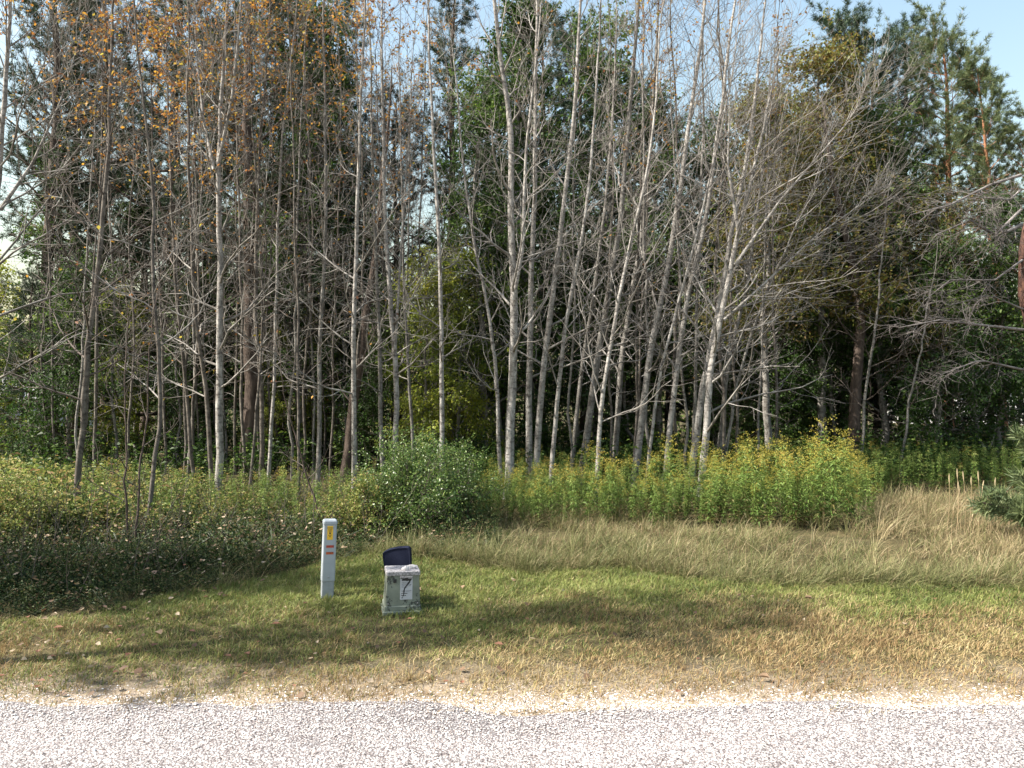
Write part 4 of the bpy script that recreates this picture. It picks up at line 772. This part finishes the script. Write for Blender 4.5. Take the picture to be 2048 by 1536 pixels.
def tag_strip(z, s, mat2):
    g = thing('x', None, None); bpy.data.objects.remove(g)
    st_ = sticker(.004, z, .062, .021, M['blk'], 'number_strip')
    for i, ch in enumerate(s):
        mb = MB(); pbox(mb, -.0068, .0068, -.0004, .0, -.0095, .0095); c = link('number_tile', mb.mesh('number_tile', mat2), st_); c.location = (-.0225 + .015 * i, -.0014, 0)
        o = link('digit', text_mesh(ch, .0185, M['blk'], bold=.0006), st_); o.location = (-.0225 + .015 * i, -.0023, 0); o.rotation_euler = (R(90), 0, 0)
tag_strip(PH - .222, '1010', M['red']); tag_strip(PH - .278, '13EP', plain('orange_red_sticker', (.62, .12, .03), .4, .1, 60))

# green box ------------------------------------------------------------
def box_mat():
    m, nt, p = newmat('weathered_green_grey_paint'); L = nt.links.new; tc = nt.nodes.new('ShaderNodeTexCoord')
    n = nt.nodes.new('ShaderNodeTexNoise'); n.inputs['Scale'].default_value = 9; n.inputs['Detail'].default_value = 6; L(tc.outputs['Object'], n.inputs[0])
    r = ramp(nt, [(.3, (.12, .14, .115)), (.7, (.20, .225, .185))]); L(n.outputs[0], r.inputs[0])
    mp = nt.nodes.new('ShaderNodeMapping'); mp.inputs['Scale'].default_value = (1, 1, .7); mp.inputs['Rotation'].default_value = (0, .5, 0); L(tc.outputs['Object'], mp.inputs[0])
    n2 = nt.nodes.new('ShaderNodeTexNoise'); n2.inputs['Scale'].default_value = 55; n2.inputs['Detail'].default_value = 5; n2.inputs['Roughness'].default_value = .7; L(mp.outputs[0], n2.inputs[0])
    n3 = nt.nodes.new('ShaderNodeTexNoise'); n3.inputs['Scale'].default_value = 7; L(tc.outputs['Object'], n3.inputs[0])
    mu = nt.nodes.new('ShaderNodeMath'); mu.operation = 'MULTIPLY'; L(n2.outputs[0], mu.inputs[0]); L(n3.outputs[0], mu.inputs[1])
    r2 = ramp(nt, [(.285, (0, 0, 0)), (.32, (1, 1, 1))]); L(mu.outputs[0], r2.inputs[0])
    mx = nt.nodes.new('ShaderNodeMix'); mx.data_type = 'RGBA'; L(r2.outputs[0], mx.inputs[0]); L(r.outputs[0], mx.inputs[6]); mx.inputs[7].default_value = (.035, .04, .035, 1)
    L(mx.outputs[2], p.inputs['Base Color']); p.inputs['Roughness'].default_value = .65
    b = nt.nodes.new('ShaderNodeBump'); b.inputs['Strength'].default_value = .2; b.inputs['Distance'].default_value = .003; L(n2.outputs[0], b.inputs['Height']); L(b.outputs[0], p.inputs['Normal']); return m
M['box'] = box_mat(); M['boxtop'] = plain('chalky_lichen_lid', (.27, .26, .27), .85, .5, 70, .4)
g = gnd(798, 1228); bx, by = g[0], g[1]; BW = .285; BD = .25; BH = .335
t = thing('utility_box', 'squat tapered green grey utility box with a stained white notice', 'utility box', (bx, by + BD / 2, -.005), rz=R(13)); t.rotation_euler[1] = R(1.2)
mb = MB(); rprism(mb, BW + .03, BD + .03, [(-.03, 0), (.022, 0), (.028, .004)], .008); link('footing', mb.mesh('footing', M['box'], False), t)
mb = MB(); rprism(mb, BW + .006, BD + .006, [(.02, 0), (.062, .002), (.068, .008)], .008); link('skirt', mb.mesh('skirt', M['box'], False), t)
tp = .012
mb = MB(); rprism(mb, BW - .008, BD - .008, [(.06, 0), (BH - .03, tp)], .010); o = link('body', mb.mesh('body', M['box'], False), t)
mb = MB(); rprism(mb, BW - .008 - 2 * tp + .014, BD - .008 - 2 * tp + .014, [(BH - .034, .004), (BH - .031, 0), (BH - .005, 0), (BH, .005)], .010); lid = link('lid', mb.mesh('lid', M['boxtop'], False), t)
sl_ = math.atan(tp / (BH - .09))
def on_front(mb, name, mat, x, z, dy): 
    o = link(name, mb.mesh(name, mat), t); o.location = (x, -(BD - .008) / 2 + tp * (z - .06) / (BH - .09) - dy, z); o.rotation_euler = (-sl_, 0, 0); return o
mb = MB(); pbox(mb, -.048, .048, -.001, .001, -.09, .078); no = on_front(mb, 'notice', M['wht'], .025, .205, .0012)
mb = MB(); pbox(mb, -.052, .05, -.012, .004, -.006, .006); on_front(mb, 'latch', M['boxtop'], .025, .290, .001)
mb = MB(); pbox(mb, -.012, .012, -.008, .002, -.014, .014); on_front(mb, 'lock', M['blk'], -.065, .262, .0015)
for sx_ in (-.115, .115):
    mb = MB(); rprism(mb, .012, .012, [(0, 0), (.003, 0), (.005, .002)], .0058, 3); o = on_front(mb, 'bolt', M['boxtop'], sx_, .085, .001); o.rotation_euler = (R(90) - sl_, 0, 0)
r = rs(91); mb = MB()
for k, (z, wl, th) in enumerate([(.045, .07, .003), (.036, .055, .0025), (.026, .075, .003), (.016, .068, .003), (.006, .04, .002), (-.022, .07, .0025), (-.03, .06, .0025), (-.043, .045, .006), (-.058, .034, .006), (-.076, .01, .006)]):
    x0 = -.038
    while x0 < -.038 + wl:
        l_ = r.uniform(.004, .013); pbox(mb, x0, min(x0 + l_, .04), -.0016, -.0011, z - th / 2, z + th / 2); x0 += l_ + .0022
link('printed_lines', mb.mesh('printed_lines', M['blk']), no)
# tar-like smear running down the notice
mb = MB(); s = np.linspace(0, 1, 14); cx = .035 - .07 * s ** .75 + .006 * np.sin(s * 9); cz = .072 - .148 * s; wd_ = .0065 * (1.3 - s) * (1 + .3 * np.sin(s * 31))
V = np.concatenate([np.stack([cx - wd_, np.full(14, -.0024), cz], -1), np.stack([cx + wd_, np.full(14, -.0024), cz], -1)]); i = np.arange(13); mb.add(V, np.stack([i, i + 14, i + 15, i + 1], -1))
a = np.linspace(0, 6.283, 22, endpoint=False); rad_ = 1 + .35 * np.sin(a * 5 + 1) * r.uniform(.4, 1, 22); V = np.stack([np.cos(a) * .036 * rad_ - .005, np.full(22, -.0027), .066 + np.sin(a) * .012 * rad_], -1); V = np.vstack([V, [[-.005, -.0027, .066]]]); i = np.arange(22); mb.add(V, None, np.stack([i, (i + 1) % 22, np.full(22, 22)], -1))
link('smear', mb.mesh('smear', M['blk']), no)
# crumpled white lumps on the lid
def lump(name, label, loc, sx, sy, sz, seed, mat):
    import bmesh; bm = bmesh.new(); bmesh.ops.create_icosphere(bm, subdivisions=3, radius=1); r = rs(seed); dirs = nz(r.normal(0, 1, (14, 3))); am = r.uniform(-.35, .3, 14)
    for v in bm.verts:
        c = np.array(v.co); k = 1 + float((am * np.clip(dirs @ c - .5, 0, 1) * 2).sum()); v.co = Vector((c[0] * sx * k, c[1] * sy * k, max(-.55, c[2]) * sz * k))
    me = bpy.data.meshes.new(name); bm.to_mesh(me); bm.free(); me.materials.append(mat); o = link(name, me, None, loc); tag(o, label, 'stone'); return o
top = BH - .006
M['lump'] = plain('chalky_white_stone', (.5, .48, .48), .8, .15, 60, .5)
lump('stone', 'rounded whitish lump on the green box lid, left of the flat one', (bx + .035, by + BD / 2 - .06, top + .008), .028, .022, .026, 3, M['lump'])
lump('stone', 'flat whitish lump on the right rear of the green box lid', (bx + .080, by + BD / 2 + .005, top + .010), .042, .022, .024, 8, M['lump'])

# blue cushion ---------------------------------------------------------
M['blue'] = plain('navy_blue_woven_fabric', (.015, .018, .036), .95, .2, 160, .8, .1)
c0 = at(795, 1180, by + .36); CH = at(795, 1092, by + .36)[2]
outl = [(-.09, 0), (.105, 0), (.118, CH - .12), (.112, CH - .018), (.100, CH - .004), (.082, CH), (.0, CH - .006), (-.06, CH - .02), (-.105, CH - .04), (-.122, CH - .058), (-.122, CH - .085), (-.108, CH - .17)]
mb = MB(); nO = len(outl); O = np.array(outl); cen = np.array([0, CH / 2]); rings = []
for yy, kx in ((-.030, .90), (-.036, .97), (-.02, 1.0), (.02, 1.0), (.036, .96)): q = cen + (O - cen) * kx; rings.append(np.stack([q[:, 0], np.full(nO, yy), q[:, 1]], -1))
V = np.concatenate(rings); i = np.arange(nO); Q = np.concatenate([np.stack([k * nO + i, (k + 1) * nO + i, (k + 1) * nO + (i + 1) % nO, k * nO + (i + 1) % nO], -1) for k in range(4)])
V = np.vstack([V, [[0, -.034, CH / 2]], [[0, .04, CH / 2]]]); c = 5 * nO; T = np.concatenate([np.stack([i, (i + 1) % nO, np.full(nO, c)], -1), np.stack([4 * nO + (i + 1) % nO, 4 * nO + i, np.full(nO, c + 1)], -1)])
mb.add(V, Q, T); o = link('cushion', mb.mesh('cushion', M['blue'], False), None, (c0[0] + .0, by + .36, 0), R(-6)); tag(o, 'navy blue fabric seat cushion standing upright behind the green box', 'cushion')

# ------------------------------------------------------------------ houses glimpsed through the wood
def house(label, loc, rz, w_, d_, h_, rh, wall, roof):
    t = thing('house', label, 'house', loc, rz=rz); mb = MB(); pbox(mb, -w_ / 2, w_ / 2, -d_ / 2, d_ / 2, -.2, h_); link('wall', mb.mesh('wall', wall), t)
    mb = MB(); V = [[-w_ / 2 - .4, -d_ / 2 - .4, h_ + .004], [w_ / 2 + .4, -d_ / 2 - .4, h_ + .004], [w_ / 2 + .4, d_ / 2 + .4, h_ + .004], [-w_ / 2 - .4, d_ / 2 + .4, h_ + .004], [-w_ / 2 - .4, 0, h_ + rh], [w_ / 2 + .4, 0, h_ + rh]]
    mb.add(V, [[0, 1, 5, 4], [2, 3, 4, 5], [0, 3, 2, 1]], [[0, 4, 3], [1, 2, 5]]); link('roof', mb.mesh('roof', roof), t)
    for k in range(3):
        x = -w_ / 3 + k * w_ / 3; mb = MB(); pbox(mb, x - .5, x + .5, -d_ / 2 - .05, -d_ / 2 + .02, 1, 2.2); f = link('window', mb.mesh('window', M['wht']), t)
        mb = MB(); pbox(mb, x - .42, x + .42, -d_ / 2 - .07, -d_ / 2 - .04, 1.08, 2.12); link('pane', mb.mesh('pane', M['blk']), f)
    return t
M['siding'] = plain('white_siding', (.75, .75, .76), .6, .04, 3); M['shingle'] = plain('grey_shingles', (.22, .21, .22), .9, .2, 12, .3); M['greysiding'] = plain('grey_siding', (.35, .36, .38), .7, .06, 3)
p = at(60, 800, 48); house('grey roofed house barely seen through trees at the far left', (p[0], p[1], 0), R(20), 9, 7, 1.6, 1.5, M['greysiding'], M['shingle'])
p = at(1960, 800, 52); house('white house barely seen through the dark wood at far right', (p[0], p[1], 0), R(-15), 11, 7, 2.5, 1.6, M['siding'], M['shingle'])

for me in [m_ for m_ in bpy.data.meshes if m_.users == 0]: bpy.data.meshes.remove(me)
